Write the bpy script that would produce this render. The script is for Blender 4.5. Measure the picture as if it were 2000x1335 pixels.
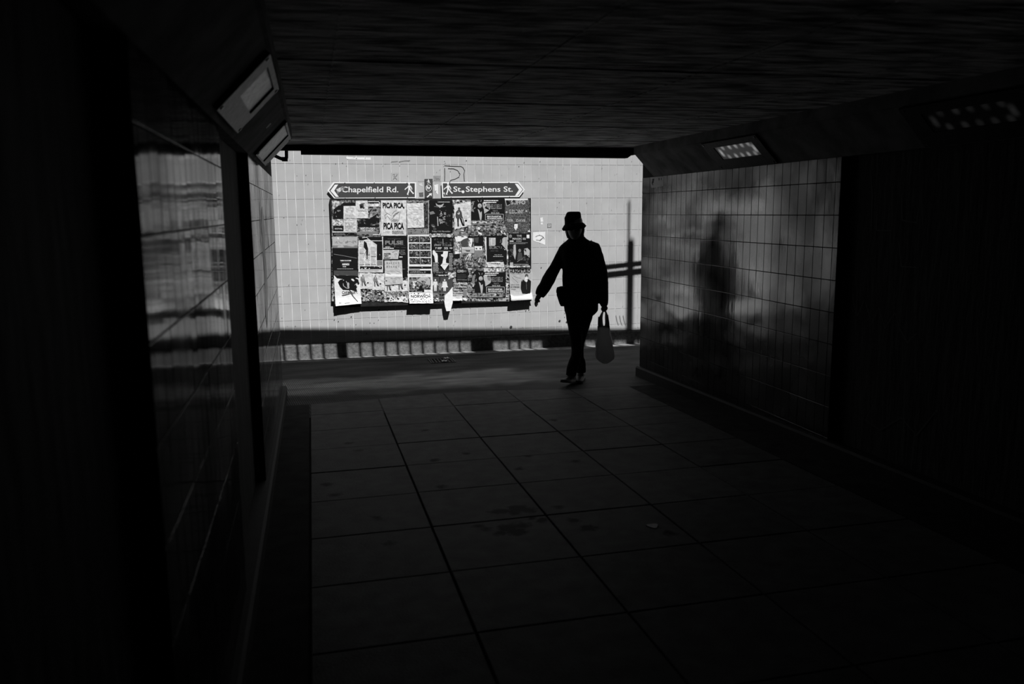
import bpy, bmesh, math, random
from math import sin, cos, pi, radians, sqrt
from mathutils import Vector, Matrix
import numpy as np
random.seed(7)
S = bpy.context.scene
for o in list(bpy.data.objects): bpy.data.objects.remove(o, do_unlink=True)
COL = S.collection

# ------------------------------------------------------------------ camera, world, sun, exposure
# axes: X across the underpass, Y along it towards the sunlit wall, Z up; heights are measured from
# the eye (0) while building and everything is lifted by EYE at the very end.
EYE = 1.70
YAW, PITCH, ROLL, FPX = 0.2351, 0.1549, -0.0086, 1624.3
_f = np.array([sin(YAW)*cos(PITCH), cos(YAW)*cos(PITCH), -sin(PITCH)])
_r0 = np.array([cos(YAW), -sin(YAW), 0.0]); _u0 = np.cross(_r0, _f)
_r = cos(ROLL)*_r0 + sin(ROLL)*_u0; _u = -sin(ROLL)*_r0 + cos(ROLL)*_u0
cam = bpy.data.cameras.new('camera'); camo = bpy.data.objects.new('camera', cam); COL.objects.link(camo)
M3 = Matrix(((_r[0], _u[0], -_f[0]), (_r[1], _u[1], -_f[1]), (_r[2], _u[2], -_f[2])))
camo.matrix_world = M3.to_4x4()
cam.sensor_fit = 'HORIZONTAL'; cam.sensor_width = 36.0; cam.lens = FPX/2000*36.0
cam.clip_start = 0.02; cam.clip_end = 200
cam.dof.use_dof = True; cam.dof.focus_distance = 9.0; cam.dof.aperture_fstop = 2.8
S.camera = camo
S.view_settings.view_transform = 'Standard'; S.view_settings.look = 'None'
S.view_settings.exposure = 0.0; S.view_settings.gamma = 1.0; S.view_settings.use_curve_mapping = False

W = bpy.data.worlds.new('sky'); S.world = W; W.use_nodes = True
W.node_tree.nodes['Background'].inputs[0].default_value = (0.5, 0.5, 0.5, 1)
W.node_tree.nodes['Background'].inputs[1].default_value = 0.07
sun = bpy.data.lights.new('sun', 'SUN'); sun.energy = 6.0; sun.angle = radians(0.5)
suno = bpy.data.objects.new('sun', sun); COL.objects.link(suno)
SA, SB = 0.31, 1.46          # sunlight goes -SA across and -SB down for each metre it goes along +Y
suno.rotation_mode = 'QUATERNION'
suno.rotation_quaternion = Vector((-SA, 1, -SB)).to_track_quat('-Z', 'Y')
suno.location = (1.5, 2, 12)

def ray(x, y):
    return _f + (x-1000)/FPX*_r - (y-667.5)/FPX*_u
def on_y(x, y, Y):
    d = ray(x, y); return Vector(d*(Y/d[1]))

# ------------------------------------------------------------------ materials
MATS = {}
def new_mat(name):
    m = bpy.data.materials.new(name); m.use_nodes = True; MATS[name] = m
    nt = m.node_tree; return m, nt, nt.nodes['Principled BSDF']
def g(v): return (v, v, v, 1)
def mat(name, v, rough=0.7, spec=0.5, metal=0, var=0.0, scale=8, bump=0.0, bscale=60, stretch=(1,1,1), rand=0.0, ior=1.5, detail=4, contrast=None, bdist=0.01):
    """plain grey surface with noise-driven tone variation, relief and a per-object tone shift"""
    m, nt, b = new_mat(name); N = nt.nodes; L = nt.links
    b.inputs['Base Color'].default_value = g(v); b.inputs['Roughness'].default_value = rough
    b.inputs['Metallic'].default_value = metal; b.inputs['Specular IOR Level'].default_value = spec
    b.inputs['IOR'].default_value = ior
    geo = N.new('ShaderNodeNewGeometry'); mp = N.new('ShaderNodeMapping'); mp.inputs['Scale'].default_value = stretch
    L.new(geo.outputs['Position'], mp.inputs['Vector'])
    if var or rand:
        n = N.new('ShaderNodeTexNoise'); n.inputs['Scale'].default_value = scale; n.inputs['Detail'].default_value = detail
        L.new(mp.outputs[0], n.inputs['Vector'])
        r = N.new('ShaderNodeMapRange'); lo, hi = contrast or (0.3, 0.7)
        r.inputs[1].default_value = lo; r.inputs[2].default_value = hi
        r.inputs[3].default_value = v*(1-var); r.inputs[4].default_value = v*(1+var)
        L.new(n.outputs['Fac'], r.inputs[0]); out = r.outputs[0]
        if rand:
            oi = N.new('ShaderNodeObjectInfo'); mr = N.new('ShaderNodeMapRange')
            mr.inputs[3].default_value = 1-rand; mr.inputs[4].default_value = 1+rand
            L.new(oi.outputs['Random'], mr.inputs[0])
            mu = N.new('ShaderNodeMath'); mu.operation = 'MULTIPLY'; L.new(out, mu.inputs[0]); L.new(mr.outputs[0], mu.inputs[1]); out = mu.outputs[0]
        L.new(out, b.inputs['Base Color'])
    if bump:
        n2 = N.new('ShaderNodeTexNoise'); n2.inputs['Scale'].default_value = bscale; n2.inputs['Detail'].default_value = 5
        L.new(mp.outputs[0], n2.inputs['Vector'])
        bp = N.new('ShaderNodeBump'); bp.inputs['Strength'].default_value = bump; bp.inputs['Distance'].default_value = bdist
        L.new(n2.outputs['Fac'], bp.inputs['Height']); L.new(bp.outputs[0], b.inputs['Normal'])
    return m

def tile_mat(name, v, rough, spec, wob, wscale, rand=0.03, stretch=(1,1,1), var=0.06, smear=0.12, film=0, refl_patch=None):
    m = mat(name, v, rough=rough, spec=spec, var=var, scale=5, rand=rand, bump=wob, bscale=wscale, stretch=stretch, bdist=0.01)
    nt = m.node_tree; N = nt.nodes; L = nt.links; b = N['Principled BSDF']
    n = N.new('ShaderNodeTexNoise'); n.inputs['Scale'].default_value = 3.0; n.inputs['Detail'].default_value = 6
    ge = N.new('ShaderNodeNewGeometry'); L.new(ge.outputs['Position'], n.inputs['Vector'])
    r = N.new('ShaderNodeMapRange'); r.inputs[1].default_value = .35; r.inputs[2].default_value = .7
    r.inputs[3].default_value = rough; r.inputs[4].default_value = rough+smear
    L.new(n.outputs['Fac'], r.inputs[0]); L.new(r.outputs[0], b.inputs['Roughness'])
    if film:      # matte film that dims the reflection in the glaze
        df = N.new('ShaderNodeBsdfDiffuse'); df.inputs['Color'].default_value = g(v*.8); mx = N.new('ShaderNodeMixShader')
        mr = N.new('ShaderNodeMapRange'); mr.inputs[1].default_value = .3; mr.inputs[2].default_value = .7
        mr.inputs[3].default_value = max(film-.18, 0); mr.inputs[4].default_value = min(film+.18, 1)
        n3 = N.new('ShaderNodeTexNoise'); n3.inputs['Scale'].default_value = 2.2; n3.inputs['Detail'].default_value = 5; L.new(ge.outputs['Position'], n3.inputs['Vector'])
        L.new(n3.outputs['Fac'], mr.inputs[0]); L.new(mr.outputs[0], mx.inputs[0])
        if refl_patch:     # film masked out by position, to paint in the bright reflection patch
            (wy0, wy1, wz0, wz1) = refl_patch; sp = N.new('ShaderNodeSeparateXYZ'); L.new(ge.outputs['Position'], sp.inputs[0]); prev = None
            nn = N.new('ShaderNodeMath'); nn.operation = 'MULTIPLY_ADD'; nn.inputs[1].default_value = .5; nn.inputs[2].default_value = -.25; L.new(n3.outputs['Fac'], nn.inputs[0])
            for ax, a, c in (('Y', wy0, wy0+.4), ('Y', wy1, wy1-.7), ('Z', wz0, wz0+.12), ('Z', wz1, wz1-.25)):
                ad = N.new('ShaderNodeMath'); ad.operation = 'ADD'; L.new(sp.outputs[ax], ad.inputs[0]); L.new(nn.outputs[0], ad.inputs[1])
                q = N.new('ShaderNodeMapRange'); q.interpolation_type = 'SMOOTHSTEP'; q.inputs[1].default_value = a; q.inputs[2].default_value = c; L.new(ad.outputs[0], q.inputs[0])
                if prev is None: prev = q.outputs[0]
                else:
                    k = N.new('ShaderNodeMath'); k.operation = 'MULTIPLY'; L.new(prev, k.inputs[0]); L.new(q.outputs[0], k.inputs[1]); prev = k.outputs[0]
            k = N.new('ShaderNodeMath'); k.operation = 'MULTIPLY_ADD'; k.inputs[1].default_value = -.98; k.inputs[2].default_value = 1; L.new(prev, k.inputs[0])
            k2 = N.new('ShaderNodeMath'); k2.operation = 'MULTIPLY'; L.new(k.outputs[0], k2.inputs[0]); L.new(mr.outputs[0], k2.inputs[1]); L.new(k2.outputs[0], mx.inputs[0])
        L.new(b.outputs[0], mx.inputs[1]); L.new(df.outputs[0], mx.inputs[2]); L.new(mx.outputs[0], N['Material Output'].inputs[0])
    return m
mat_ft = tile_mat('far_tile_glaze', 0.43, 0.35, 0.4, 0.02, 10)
mat_rt = tile_mat('side_tile_glaze', 0.045, 0.10, 0.5, 0.14, 9, stretch=(1,1,.45), film=.72, refl_patch=(5.3, 8.1, EYE-1.0, EYE+.25))
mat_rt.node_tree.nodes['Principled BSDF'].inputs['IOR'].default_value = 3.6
mat_lt = tile_mat('left_tile_glaze', 0.04, 0.05, 0.4, 0.10, 9, stretch=(1,1,.25), smear=.06, film=.5)
mat_lt2 = tile_mat('mouth_lit_left_tile_glaze', 0.15, 0.06, 0.4, 0.10, 9, stretch=(1,1,.25), smear=.06, film=.42)  # copy of the left tile, toned to set how bright the mouth stretch looks
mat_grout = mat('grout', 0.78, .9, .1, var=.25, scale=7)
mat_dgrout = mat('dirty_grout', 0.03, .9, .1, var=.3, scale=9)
mat_slab = mat('paving_slab', 0.118, .6, .05, var=.3, scale=9, rand=.10, ior=1.5, bump=.25, bscale=90, detail=8, contrast=(.25,.75))
mat_joint = mat('joint_dirt', 0.012, .95, .1)
mat_asph = mat('walkway_asphalt', 0.062, .7, .12, var=.6, scale=3.5, stretch=(.45,1.3,1), bump=.6, bscale=160, detail=8)
mat_edge = mat('edge_strip', 0.035, .9, .1, var=.4, scale=8)
mat_conc = mat('plinth_concrete', 0.12, .9, .2, var=.35, scale=30, bump=.6, bscale=70, detail=8)
mat_ceil = mat('soffit_concrete', 0.68, .85, .03, var=.75, scale=15, bump=1.0, bscale=26, stretch=(.3,1,1), detail=10, contrast=(.35,.66), bdist=.02)
mat_chamf = mat('haunch_concrete', 0.22, .9, .05, var=.35, scale=6, bump=.3, bscale=20)
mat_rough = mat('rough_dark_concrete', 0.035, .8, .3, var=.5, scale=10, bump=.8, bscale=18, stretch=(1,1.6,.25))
mat_skirt = mat('skirting_black', 0.012, .7, .3, var=.3, scale=12)
mat_beam = mat('beam_black', 0.01, .7, .3, var=.2, scale=5)
mat_steel = mat('dark_steel', 0.03, .5, .5, metal=.6, var=.2, scale=10)
mat_deck = mat('deck_concrete', 0.12, .9, .2, var=.3, scale=4)
mat_void = mat('unlit_masonry', 0.02, .95, .1, var=.3, scale=4)

# slab material: damp stains with their own outlines and chewing gum, laid out on the floor in metres
def spots(m, pts, dark, soft=.25):
    nt = m.node_tree; N = nt.nodes; L = nt.links; b = N['Principled BSDF']
    src = b.inputs['Base Color'].links[0].from_socket
    ge = N.new('ShaderNodeNewGeometry')
    n = N.new('ShaderNodeTexNoise'); n.inputs['Scale'].default_value = 22; n.inputs['Detail'].default_value = 5
    L.new(ge.outputs['Position'], n.inputs['Vector'])
    fac = None
    for (x, y, rad) in pts:
        d = N.new('ShaderNodeVectorMath'); d.operation = 'DISTANCE'
        sx = N.new('ShaderNodeVectorMath'); sx.operation = 'MULTIPLY'; sx.inputs[1].default_value = (1, 1, 0)
        L.new(ge.outputs['Position'], sx.inputs[0]); L.new(sx.outputs[0], d.inputs[0]); d.inputs[1].default_value = (x, y, 0)
        a = N.new('ShaderNodeMath'); a.operation = 'MULTIPLY_ADD'; a.inputs[1].default_value = .10; L.new(n.outputs['Fac'], a.inputs[0]); L.new(d.outputs['Value'], a.inputs[2])
        r = N.new('ShaderNodeMapRange'); r.inputs[1].default_value = rad+.05; r.inputs[2].default_value = rad+.05+.03
        r.inputs[3].default_value = 1; r.inputs[4].default_value = 0; L.new(a.outputs[0], r.inputs[0])
        if fac is None: fac = r.outputs[0]
        else:
            mx = N.new('ShaderNodeMath'); mx.operation = 'MAXIMUM'; L.new(fac, mx.inputs[0]); L.new(r.outputs[0], mx.inputs[1]); fac = mx.outputs[0]
    mix = N.new('ShaderNodeMix'); mix.data_type = 'RGBA'
    L.new(fac, mix.inputs['Factor']); L.new(src, mix.inputs[6]); mix.inputs[7].default_value = g(dark)
    L.new(mix.outputs[2], b.inputs['Base Color'])
    sm = N.new('ShaderNodeMapRange'); sm.inputs[3].default_value = b.inputs['Specular IOR Level'].default_value; sm.inputs[4].default_value = .03; L.new(fac, sm.inputs[0]); L.new(sm.outputs[0], b.inputs['Specular IOR Level'])

def fz(y): return -1.705 - 0.025*(y-7.9)
def on_floor(x, y):
    d = ray(x, y); c = -1.705+.025*7.9
    return Vector(d*(c/(d[2]+.025*d[1])))
st = []
for (x, y, r) in [(1012,993,.05),(1030,996,.035),(985,998,.03),(1003,1000,.03),(968,1000,.015),(995,1030,.05),(1010,1038,.045),(978,1040,.02),
                  (1020,1025,.03),(1060,1015,.02),(1040,1012,.012),(1090,990,.015),(1120,1015,.015),(1150,1030,.03),(935,1028,.012),(950,1032,.01),
                  (860,950,.02),(735,1010,.012),(760,1060,.012),(640,945,.02),(655,965,.015),(1015,915,.015),(1030,890,.012),(850,898,.02),(912,885,.012),
                  (1080,820,.02),(700,880,.012),(680,865,.015),(830,840,.012),(1310,1040,.02),(1125,900,.01)]:
    p = on_floor(x, y); st.append((p.x, p.y, r))
spots(mat_slab, [(a, c, r*.9) for a, c, r in st], .012)

# ribbed relief on the walkway near the mouth
def ribs(m):
    nt = m.node_tree; N = nt.nodes; L = nt.links; b = N['Principled BSDF']
    def math_(op, a, c=None, clamp=False):
        k = N.new('ShaderNodeMath'); k.operation = op; k.use_clamp = clamp
        for i, v in enumerate((a, c)):
            if v is None: continue
            if isinstance(v, (int, float)): k.inputs[i].default_value = v
            else: L.new(v, k.inputs[i])
        return k.outputs[0]
    ge = N.new('ShaderNodeNewGeometry'); sp = N.new('ShaderNodeSeparateXYZ'); L.new(ge.outputs['Position'], sp.inputs[0])
    n = N.new('ShaderNodeTexNoise'); n.inputs['Scale'].default_value = 1.5; L.new(ge.outputs['Position'], n.inputs['Vector'])
    wob = math_('MULTIPLY', n.outputs['Fac'], .9)
    def edge(v, lo, hi):
        r = N.new('ShaderNodeMapRange'); r.interpolation_type = 'SMOOTHSTEP'; r.inputs[1].default_value = lo; r.inputs[2].default_value = hi
        L.new(v, r.inputs[0]); return r.outputs[0]
    yy = math_('ADD', sp.outputs['Y'], wob); xx = math_('ADD', sp.outputs['X'], wob)
    my = edge(yy, 9.55, 9.15); mx_ = edge(xx, 3.2, 2.3); mask = math_('MULTIPLY', my, mx_)
    w = N.new('ShaderNodeTexWave'); w.inputs['Scale'].default_value = 17; w.bands_direction = 'X'; w.inputs['Distortion'].default_value = .3
    mp = N.new('ShaderNodeMapping'); mp.inputs['Rotation'].default_value = (0, 0, -.12); L.new(ge.outputs['Position'], mp.inputs[0]); L.new(mp.outputs[0], w.inputs['Vector'])
    h = math_('MULTIPLY', w.outputs['Fac'], mask)
    old = b.inputs['Normal'].links[0].from_node
    b2 = N.new('ShaderNodeBump'); b2.inputs['Distance'].default_value = .006; b2.inputs['Strength'].default_value = .6
    L.new(h, b2.inputs['Height']); L.new(old.outputs[0], b2.inputs['Normal']); L.new(b2.outputs[0], b.inputs['Normal'])
    # band across the ribs brightened in the colour, for the wall's glancing reflection
    sheen = math_('MULTIPLY', edge(yy, 8.3, 8.7), edge(yy, 9.65, 9.1)); sheen = math_('MULTIPLY', sheen, mask)
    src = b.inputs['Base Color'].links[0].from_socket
    gain = math_('ADD', math_('MULTIPLY', sheen, 8.0), 1.0); cut = math_('SUBTRACT', 1.0, math_('MULTIPLY', math_('SUBTRACT', 1.0, w.outputs['Fac']), math_('MULTIPLY', mask, .5)))
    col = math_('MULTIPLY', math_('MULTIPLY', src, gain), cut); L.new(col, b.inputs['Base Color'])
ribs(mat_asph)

# ------------------------------------------------------------------ mesh helpers
class MB:
    def __init__(s): s.v = []; s.f = []; s.m = []; s.mats = []
    def mi(s, m):
        if m not in s.mats: s.mats.append(m)
        return s.mats.index(m)
    def add(s, vs, fs, m):
        o = len(s.v); s.v += [tuple(v) for v in vs]; k = s.mi(m)
        for f in fs: s.f.append(tuple(o+i for i in f)); s.m.append(k)
    def box(s, a, b, m):
        x0, y0, z0 = a; x1, y1, z1 = b
        vs = [(x0,y0,z0),(x1,y0,z0),(x1,y1,z0),(x0,y1,z0),(x0,y0,z1),(x1,y0,z1),(x1,y1,z1),(x0,y1,z1)]
        s.add(vs, [(0,3,2,1),(4,5,6,7),(0,1,5,4),(1,2,6,5),(2,3,7,6),(3,0,4,7)], m)
    def prism(s, poly, ax, a, b, m):
        """extrude a 2-D polygon along an axis: ax='y' poly=(x,z); ax='x' poly=(y,z)"""
        n = len(poly)
        def P(p, t):
            return (p[0], t, p[1]) if ax == 'y' else ((t, p[0], p[1]) if ax == 'x' else (p[0], p[1], t))
        vs = [P(p, a) for p in poly]+[P(p, b) for p in poly]
        fs = [tuple(range(n-1, -1, -1)), tuple(range(n, 2*n))]+[(i, (i+1) % n, n+(i+1) % n, n+i) for i in range(n)]
        s.add(vs, fs, m)
    def tube(s, pts, rad, m, n=8, cap=True):
        pts = [Vector(p) for p in pts]; rs = rad if isinstance(rad, (list, tuple)) else [rad]*len(pts)
        rings = []; t0 = (pts[1]-pts[0]).normalized(); ref = t0.orthogonal().normalized()
        for i, p in enumerate(pts):
            t = (pts[min(i+1, len(pts)-1)]-pts[max(i-1, 0)]).normalized()
            ref = (ref-t*ref.dot(t)).normalized(); x = ref; y = t.cross(x)
            rings.append([p+x*cos(2*pi*k/n)*rs[i]+y*sin(2*pi*k/n)*rs[i] for k in range(n)])
        s.loft(rings, m, cap)
    def loft(s, rings, m, cap=True):
        n = len(rings[0]); vs = [v for r in rings for v in r]; fs = []
        for i in range(len(rings)-1):
            for k in range(n): fs.append((i*n+k, i*n+(k+1) % n, (i+1)*n+(k+1) % n, (i+1)*n+k))
        if cap: fs.append(tuple(range(n-1, -1, -1))); fs.append(tuple((len(rings)-1)*n+k for k in range(n)))
        s.add(vs, fs, m)
    def build(s, name, parent=None, smooth=False, loc=None):
        me = bpy.data.meshes.new(name)
        vs = s.v
        if loc is not None: vs = [(v[0]-loc[0], v[1]-loc[1], v[2]-loc[2]) for v in vs]
        me.from_pydata(vs, [], s.f)
        for m in s.mats: me.materials.append(m)
        me.polygons.foreach_set('material_index', s.m)
        if smooth: me.polygons.foreach_set('use_smooth', [True]*len(s.f))
        me.update()
        o = bpy.data.objects.new(name, me); COL.objects.link(o)
        if loc is not None: o.location = loc
        if parent: o.parent = parent
        return o
def tag(o, label=None, cat=None, group=None, kind=None):
    if label: o['label'] = label
    if cat: o['category'] = cat
    if group: o['group'] = group
    if kind: o['kind'] = kind
    return o
def empty(name, loc=(0, 0, 0)):
    o = bpy.data.objects.new(name, None); COL.objects.link(o); o.location = loc; o.empty_display_size = .1; return o
def struct(o): o['kind'] = 'structure'; return o

# ------------------------------------------------------------------ the shell
XL, XR, YF = -0.313, 3.30, 10.486
YM = 8.0
TOP = 0.617
TW, TH, GAP = 0.105, 0.21, 0.0048
ROW0 = 0.592          # one course line; the rest lie at multiples of TH below

def tile_mesh(w, h, d, m):
    """glazed tile: flat face with a chamfered rim; face towards -Y, centre at origin"""
    c = .0008; b = MB(); x, z = w/2, h/2
    vs = [(-x, d, -z), (x, d, -z), (x, d, z), (-x, d, z), (-x, c*.6, -z), (x, c*.6, -z), (x, c*.6, z), (-x, c*.6, z),
          (-x+c, 0, -z+c), (x-c, 0, -z+c), (x-c, 0, z-c), (-x+c, 0, z-c)]
    fs = [(0,1,5,4),(1,2,6,5),(2,3,7,6),(3,0,4,7),(4,5,9,8),(5,6,10,9),(6,7,11,10),(7,4,8,11),(8,9,10,11)]
    b.add(vs, fs, m); me = bpy.data.meshes.new('tile'); me.from_pydata(b.v, [], b.f); me.materials.append(m); me.update(); return me
TM = {}
def put_tile(parent, c, w, h, rz, m, jit=.0):
    key = (round(w, 3), round(h, 3), m.name)
    if key not in TM: TM[key] = tile_mesh(w-GAP, h-GAP, .006, m)
    o = bpy.data.objects.new('tile', TM[key]); COL.objects.link(o); o.parent = parent; o.location = c
    o.rotation_euler = (random.gauss(0, jit), random.gauss(0, jit*.5), rz+random.gauss(0, jit)); return o
def tiles_joined(parent, specs, rz, m, jit, name='tile_field'):
    b = MB()
    for (c, w, h) in specs:
        key = (round(w, 3), round(h, 3), m.name)
        if key not in TM: TM[key] = tile_mesh(w-GAP, h-GAP, .006, m)
        me = TM[key]; R = Matrix.Translation(c) @ Matrix.Rotation(rz+random.gauss(0, jit), 4, 'Z') @ Matrix.Rotation(random.gauss(0, jit), 4, 'X')
        b.add([R @ v.co for v in me.vertices], [tuple(p.vertices) for p in me.polygons], m)
    o = b.build(name, parent); o['kind'] = 'stuff'; return o

# far wall ------------------------------------------------------
b = MB(); b.box((-5, YF+.0045, -2.0), (9, YF+.3, 1.9), mat_grout)
wall_far = struct(b.build('wall_far'))
rows = []
k = -5
while ROW0-TH*k > -1.60:
    z1 = ROW0-TH*k; z0 = max(z1-TH, -1.600); rows.append((z0, z1)); k += 1
indiv, rest = [], []
x0 = -.36-.105*44
for (z0, z1) in rows:
    for i in range(0, 133):
        a = x0+i*TW; c = Vector((a+TW/2, YF, (z0+z1)/2))
        vis = (-.40 < a+TW/2 < 4.36) and z0 < .66
        hid = .30 < a and a+TW < 2.72 and z1 < .16 and z0 > -1.10
        (indiv if vis and not hid else rest).append((c, TW, z1-z0))
indiv.sort(key=lambda t: -(t[2]*10) + abs(t[0].x-2)*.2)
rest += indiv[300:]; indiv = indiv[:300]
for c, w, h in indiv: put_tile(wall_far, c, w, h, 0, mat_ft, .0015)
tiles_joined(wall_far, rest, 0, mat_ft, .0015)

# kerb-like plinth at the foot of the far wall
b = MB()
prof = [(YF+.003, -1.590), (YF-.018, -1.600), (YF-.030, -1.612), (YF-.046, -1.75), (YF-.055, -1.80), (YF+.003, -1.80)]
b.prism(prof, 'x', -5, 9, mat_conc)
struct(b.build('trim_1'))

# walkway outside ------------------------------------------------
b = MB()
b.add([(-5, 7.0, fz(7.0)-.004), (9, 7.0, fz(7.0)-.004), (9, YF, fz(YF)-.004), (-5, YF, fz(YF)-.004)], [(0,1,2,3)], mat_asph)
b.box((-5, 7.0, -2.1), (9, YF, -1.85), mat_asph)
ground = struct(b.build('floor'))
b = MB(); b.add([(-5, 10.17, fz(10.17)-.002), (9, 10.17, fz(10.17)-.002), (9, YF-.05, fz(YF)-.002), (-5, YF-.05, fz(YF)-.002)], [(0,1,2,3)], mat('foot_light_tone', .19, .85, .2, var=.4, scale=12))  # paler strip, added to brighten the sunlit line at the wall foot
b.build('foot_light_strip', ground)
# tunnel floor
b = MB()
b.add([(XL-.1, -4, fz(-4)-.012), (XR+.1, -4, fz(-4)-.012), (XR+.1, 7.8, fz(7.8)-.012), (XL-.1, 7.8, fz(7.8)-.012)], [(0,1,2,3)], mat_joint)
b.box((XL-.1, -4, -2.1), (XR+.1, 7.8, -1.80), mat_joint)
floor_t = struct(b.build('floor_tunnel')); floor_t.name = 'floor'
colx = [-.068, .547, 1.166, 1.775, 2.37, 2.97]
def end_y(x):
    pe = [(-.3,7.55),(-.07,7.555),(.18,7.617),(.55,7.635),(1.16,7.71),(1.78,7.68),(2.31,7.54),(2.71,7.50),(2.97,7.5)]
    for (a, ya), (c, yc) in zip(pe, pe[1:]):
        if a <= x <= c: return ya+(yc-ya)*(x-a)/(c-a)
    return 7.5
def slab(poly, m=mat_slab, th=.03, lift=0):
    """paving flag with a softened arris"""
    c = Vector((sum(p[0] for p in poly)/len(poly), sum(p[1] for p in poly)/len(poly)))
    b = MB(); vs = []
    for (ins, dz) in ((0, -th), (0, -.003), (.004, 0)):
        for p in poly:
            d = (c-Vector(p)).normalized()*ins; q = Vector(p)+d; vs.append((q.x, q.y, fz(q.y)+dz+lift))
    n = len(poly); fs = [tuple(2*n+i for i in range(n))]
    for r in range(2):
        for i in range(n): fs.append((r*n+i, r*n+(i+1) % n, (r+1)*n+(i+1) % n, (r+1)*n+i))
    b.add(vs, fs, m)
    return b.build('slab', floor_t, loc=(c.x, c.y, fz(c.y)))
yr = [3.50+.597*k for k in range(-9, 7)]
for i in range(5):
    xa, xb = colx[i]+.005, colx[i+1]-.005
    for j, ya in enumerate(yr):
        sk = lambda x: .015*x
        y0a, y0b = ya+sk(xa)+.004, ya+sk(xb)+.004
        top = yr[j+1] if j+1 < len(yr) else 99
        y1a, y1b = top+sk(xa)-.004, top+sk(xb)-.004
        if j+1 >= len(yr) or top > 7.2:
            y1a, y1b = end_y(xa)-.004, end_y(xb)-.004
        if y1a-y0a < .05: continue
        slab([(xa, y0a), (xb, y0b), (xb, y1b), (xa, y1a)], lift=random.uniform(-.0015, .0015))
        if top > 7.2: break
# edge strips along the walls
b = MB()
b.add([(XL, -4, fz(-4)-.002), (-.075, -4, fz(-4)-.002), (-.075, 7.56, fz(7.56)-.002), (XL, 7.56, fz(7.56)-.002)], [(0,1,2,3)], mat_edge)
b.add([(2.975, -4, fz(-4)-.002), (XR, -4, fz(-4)-.002), (XR, 7.5, fz(7.5)-.002), (2.975, 7.5, fz(7.5)-.002)], [(0,1,2,3)], mat_edge)
es = b.build('edge_strip', floor_t)

# side walls ------------------------------------------------------
CT = 0.33             # top of the tiling
def side_wall(name, X, s, tiled, m, ncell, individual):
    """s=+1: wall on the left facing +X; s=-1: wall on the right facing -X"""
    b = MB(); Xb = X - s*.3
    def bx(ya, yb, off, mm, za=-2.0, zb=TOP+.1):
        xa = X-s*off; b.box((min(xa, Xb), ya, za), (max(xa, Xb), yb, zb), mm)
    ys = sorted(tiled); prev = -4
    for (ya, yb) in ys:
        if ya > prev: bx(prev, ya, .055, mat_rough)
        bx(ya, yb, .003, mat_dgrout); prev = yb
    w = struct(b.build(name))
    rz = pi/2 if s > 0 else -pi/2
    for (ya, yb) in ys:
        ind = individual(ya)
        specs = []
        z1 = ROW0-TH
        zs = [(ROW0-TH*2, CT)]
        k = 2
        while ROW0-TH*k > fz(yb)+.11:
            zs.append((max(ROW0-TH*(k+1), fz(yb)+.06), ROW0-TH*k)); k += 1
        y = yb; first = True
        while y > ya+.03:
            w_ = TW if not (first and yb > 7.9) else yb-7.85
            y2 = max(y-w_, ya); first = False
            for (z0, z1) in zs: specs.append((Vector((X, (y+y2)/2, (z0+z1)/2)), y-y2, z1-z0))
            y = y2
        if ind:
            big = sorted(specs, key=lambda t: t[0].y)
            for c, w1, h in big[:300]: put_tile(w, c, w1, h, rz, m, .004)
            if big[300:]: tiles_joined(w, big[300:], rz, m, .004)
        else: tiles_joined(w, specs, rz, mat_lt2, .004)
    return w
wall_left = side_wall('wall_left', XL, 1, [(1.72, 3.33), (4.87, YM-.03)], mat_lt, 0, lambda ya: ya < 3)
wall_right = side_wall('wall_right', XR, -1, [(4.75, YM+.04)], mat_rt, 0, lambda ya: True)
# skirtings
for nm, X, s in (('baseboard_left', XL, 1), ('baseboard_right', XR, -1)):
    b = MB()
    ye = YM+.02 if s > 0 else YM+.06
    for (ya, yb) in ((-4, 4), (4, ye)):
        t = .035
        P = []
        for y in (ya, yb):
            base = fz(y)-.02
            prof = [(X-s*.06, base), (X+s*t, base), (X+s*t, fz(y)+.085), (X+s*(t-.012), fz(y)+.10), (X-s*.06, fz(y)+.10)]
            P.append([(p[0], y, p[1]) for p in prof])
        b.loft(P, mat_skirt)
    struct(b.build(nm))

# haunches (sloping upper corners) with a lip, ceiling, beam
def haunch(name, X, s, dx):
    b = MB(); top = (X+s*dx, .54)
    prof = [(X-s*.05, CT), (X, CT), top, (X+s*dx, TOP+.05), (X-s*.05, TOP+.05)]
    ye = 6.45 if s > 0 else 7.75; b.prism(prof, 'y', -4, ye, mat_chamf)
    lip = [(X+s*(dx-.012), .535), (X+s*(dx+.012), .54), (X+s*(dx+.012), TOP+.02), (X+s*(dx-.012), TOP+.02)]
    b.prism(lip, 'y', -4, ye, mat_chamf)
    return struct(b.build(name))
haunch('trim_2', XL, 1, .203); haunch('trim_3', XR, -1, .20)
b = MB()
b.box((-3, -4, TOP), (6.5, YM-.02, 1.08), mat_ceil)
ceil_o = struct(b.build('ceiling'))
for X in (.12, .95, 1.75, 2.55):
    b = MB(); b.box((X-.004, -4, TOP-.003), (X+.004, YM-.03, TOP+.002), mat_ceil); b.build('shutter_fin', ceil_o)
for Y in (7.15, 6.0, 4.8, 3.6):
    b = MB(); b.box((-.2, Y-.004, TOP-.004), (3.2, Y+.004, TOP+.002), mat_ceil); b.build('shutter_fin', ceil_o)
b = MB()
b.prism([(-.05, .615), (-.05, .533), (3.10, .520), (3.135, .545), (3.27, .565), (3.27, .66), (-.36, .66), (-.36, .568), (-.05, .568)], 'y', YM-.06, YM+.02, mat_beam)
b.box((-.36, YM-.06, .60), (3.36, YM+.03, .9), mat_beam)
struct(b.build('trim_4'))
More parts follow.
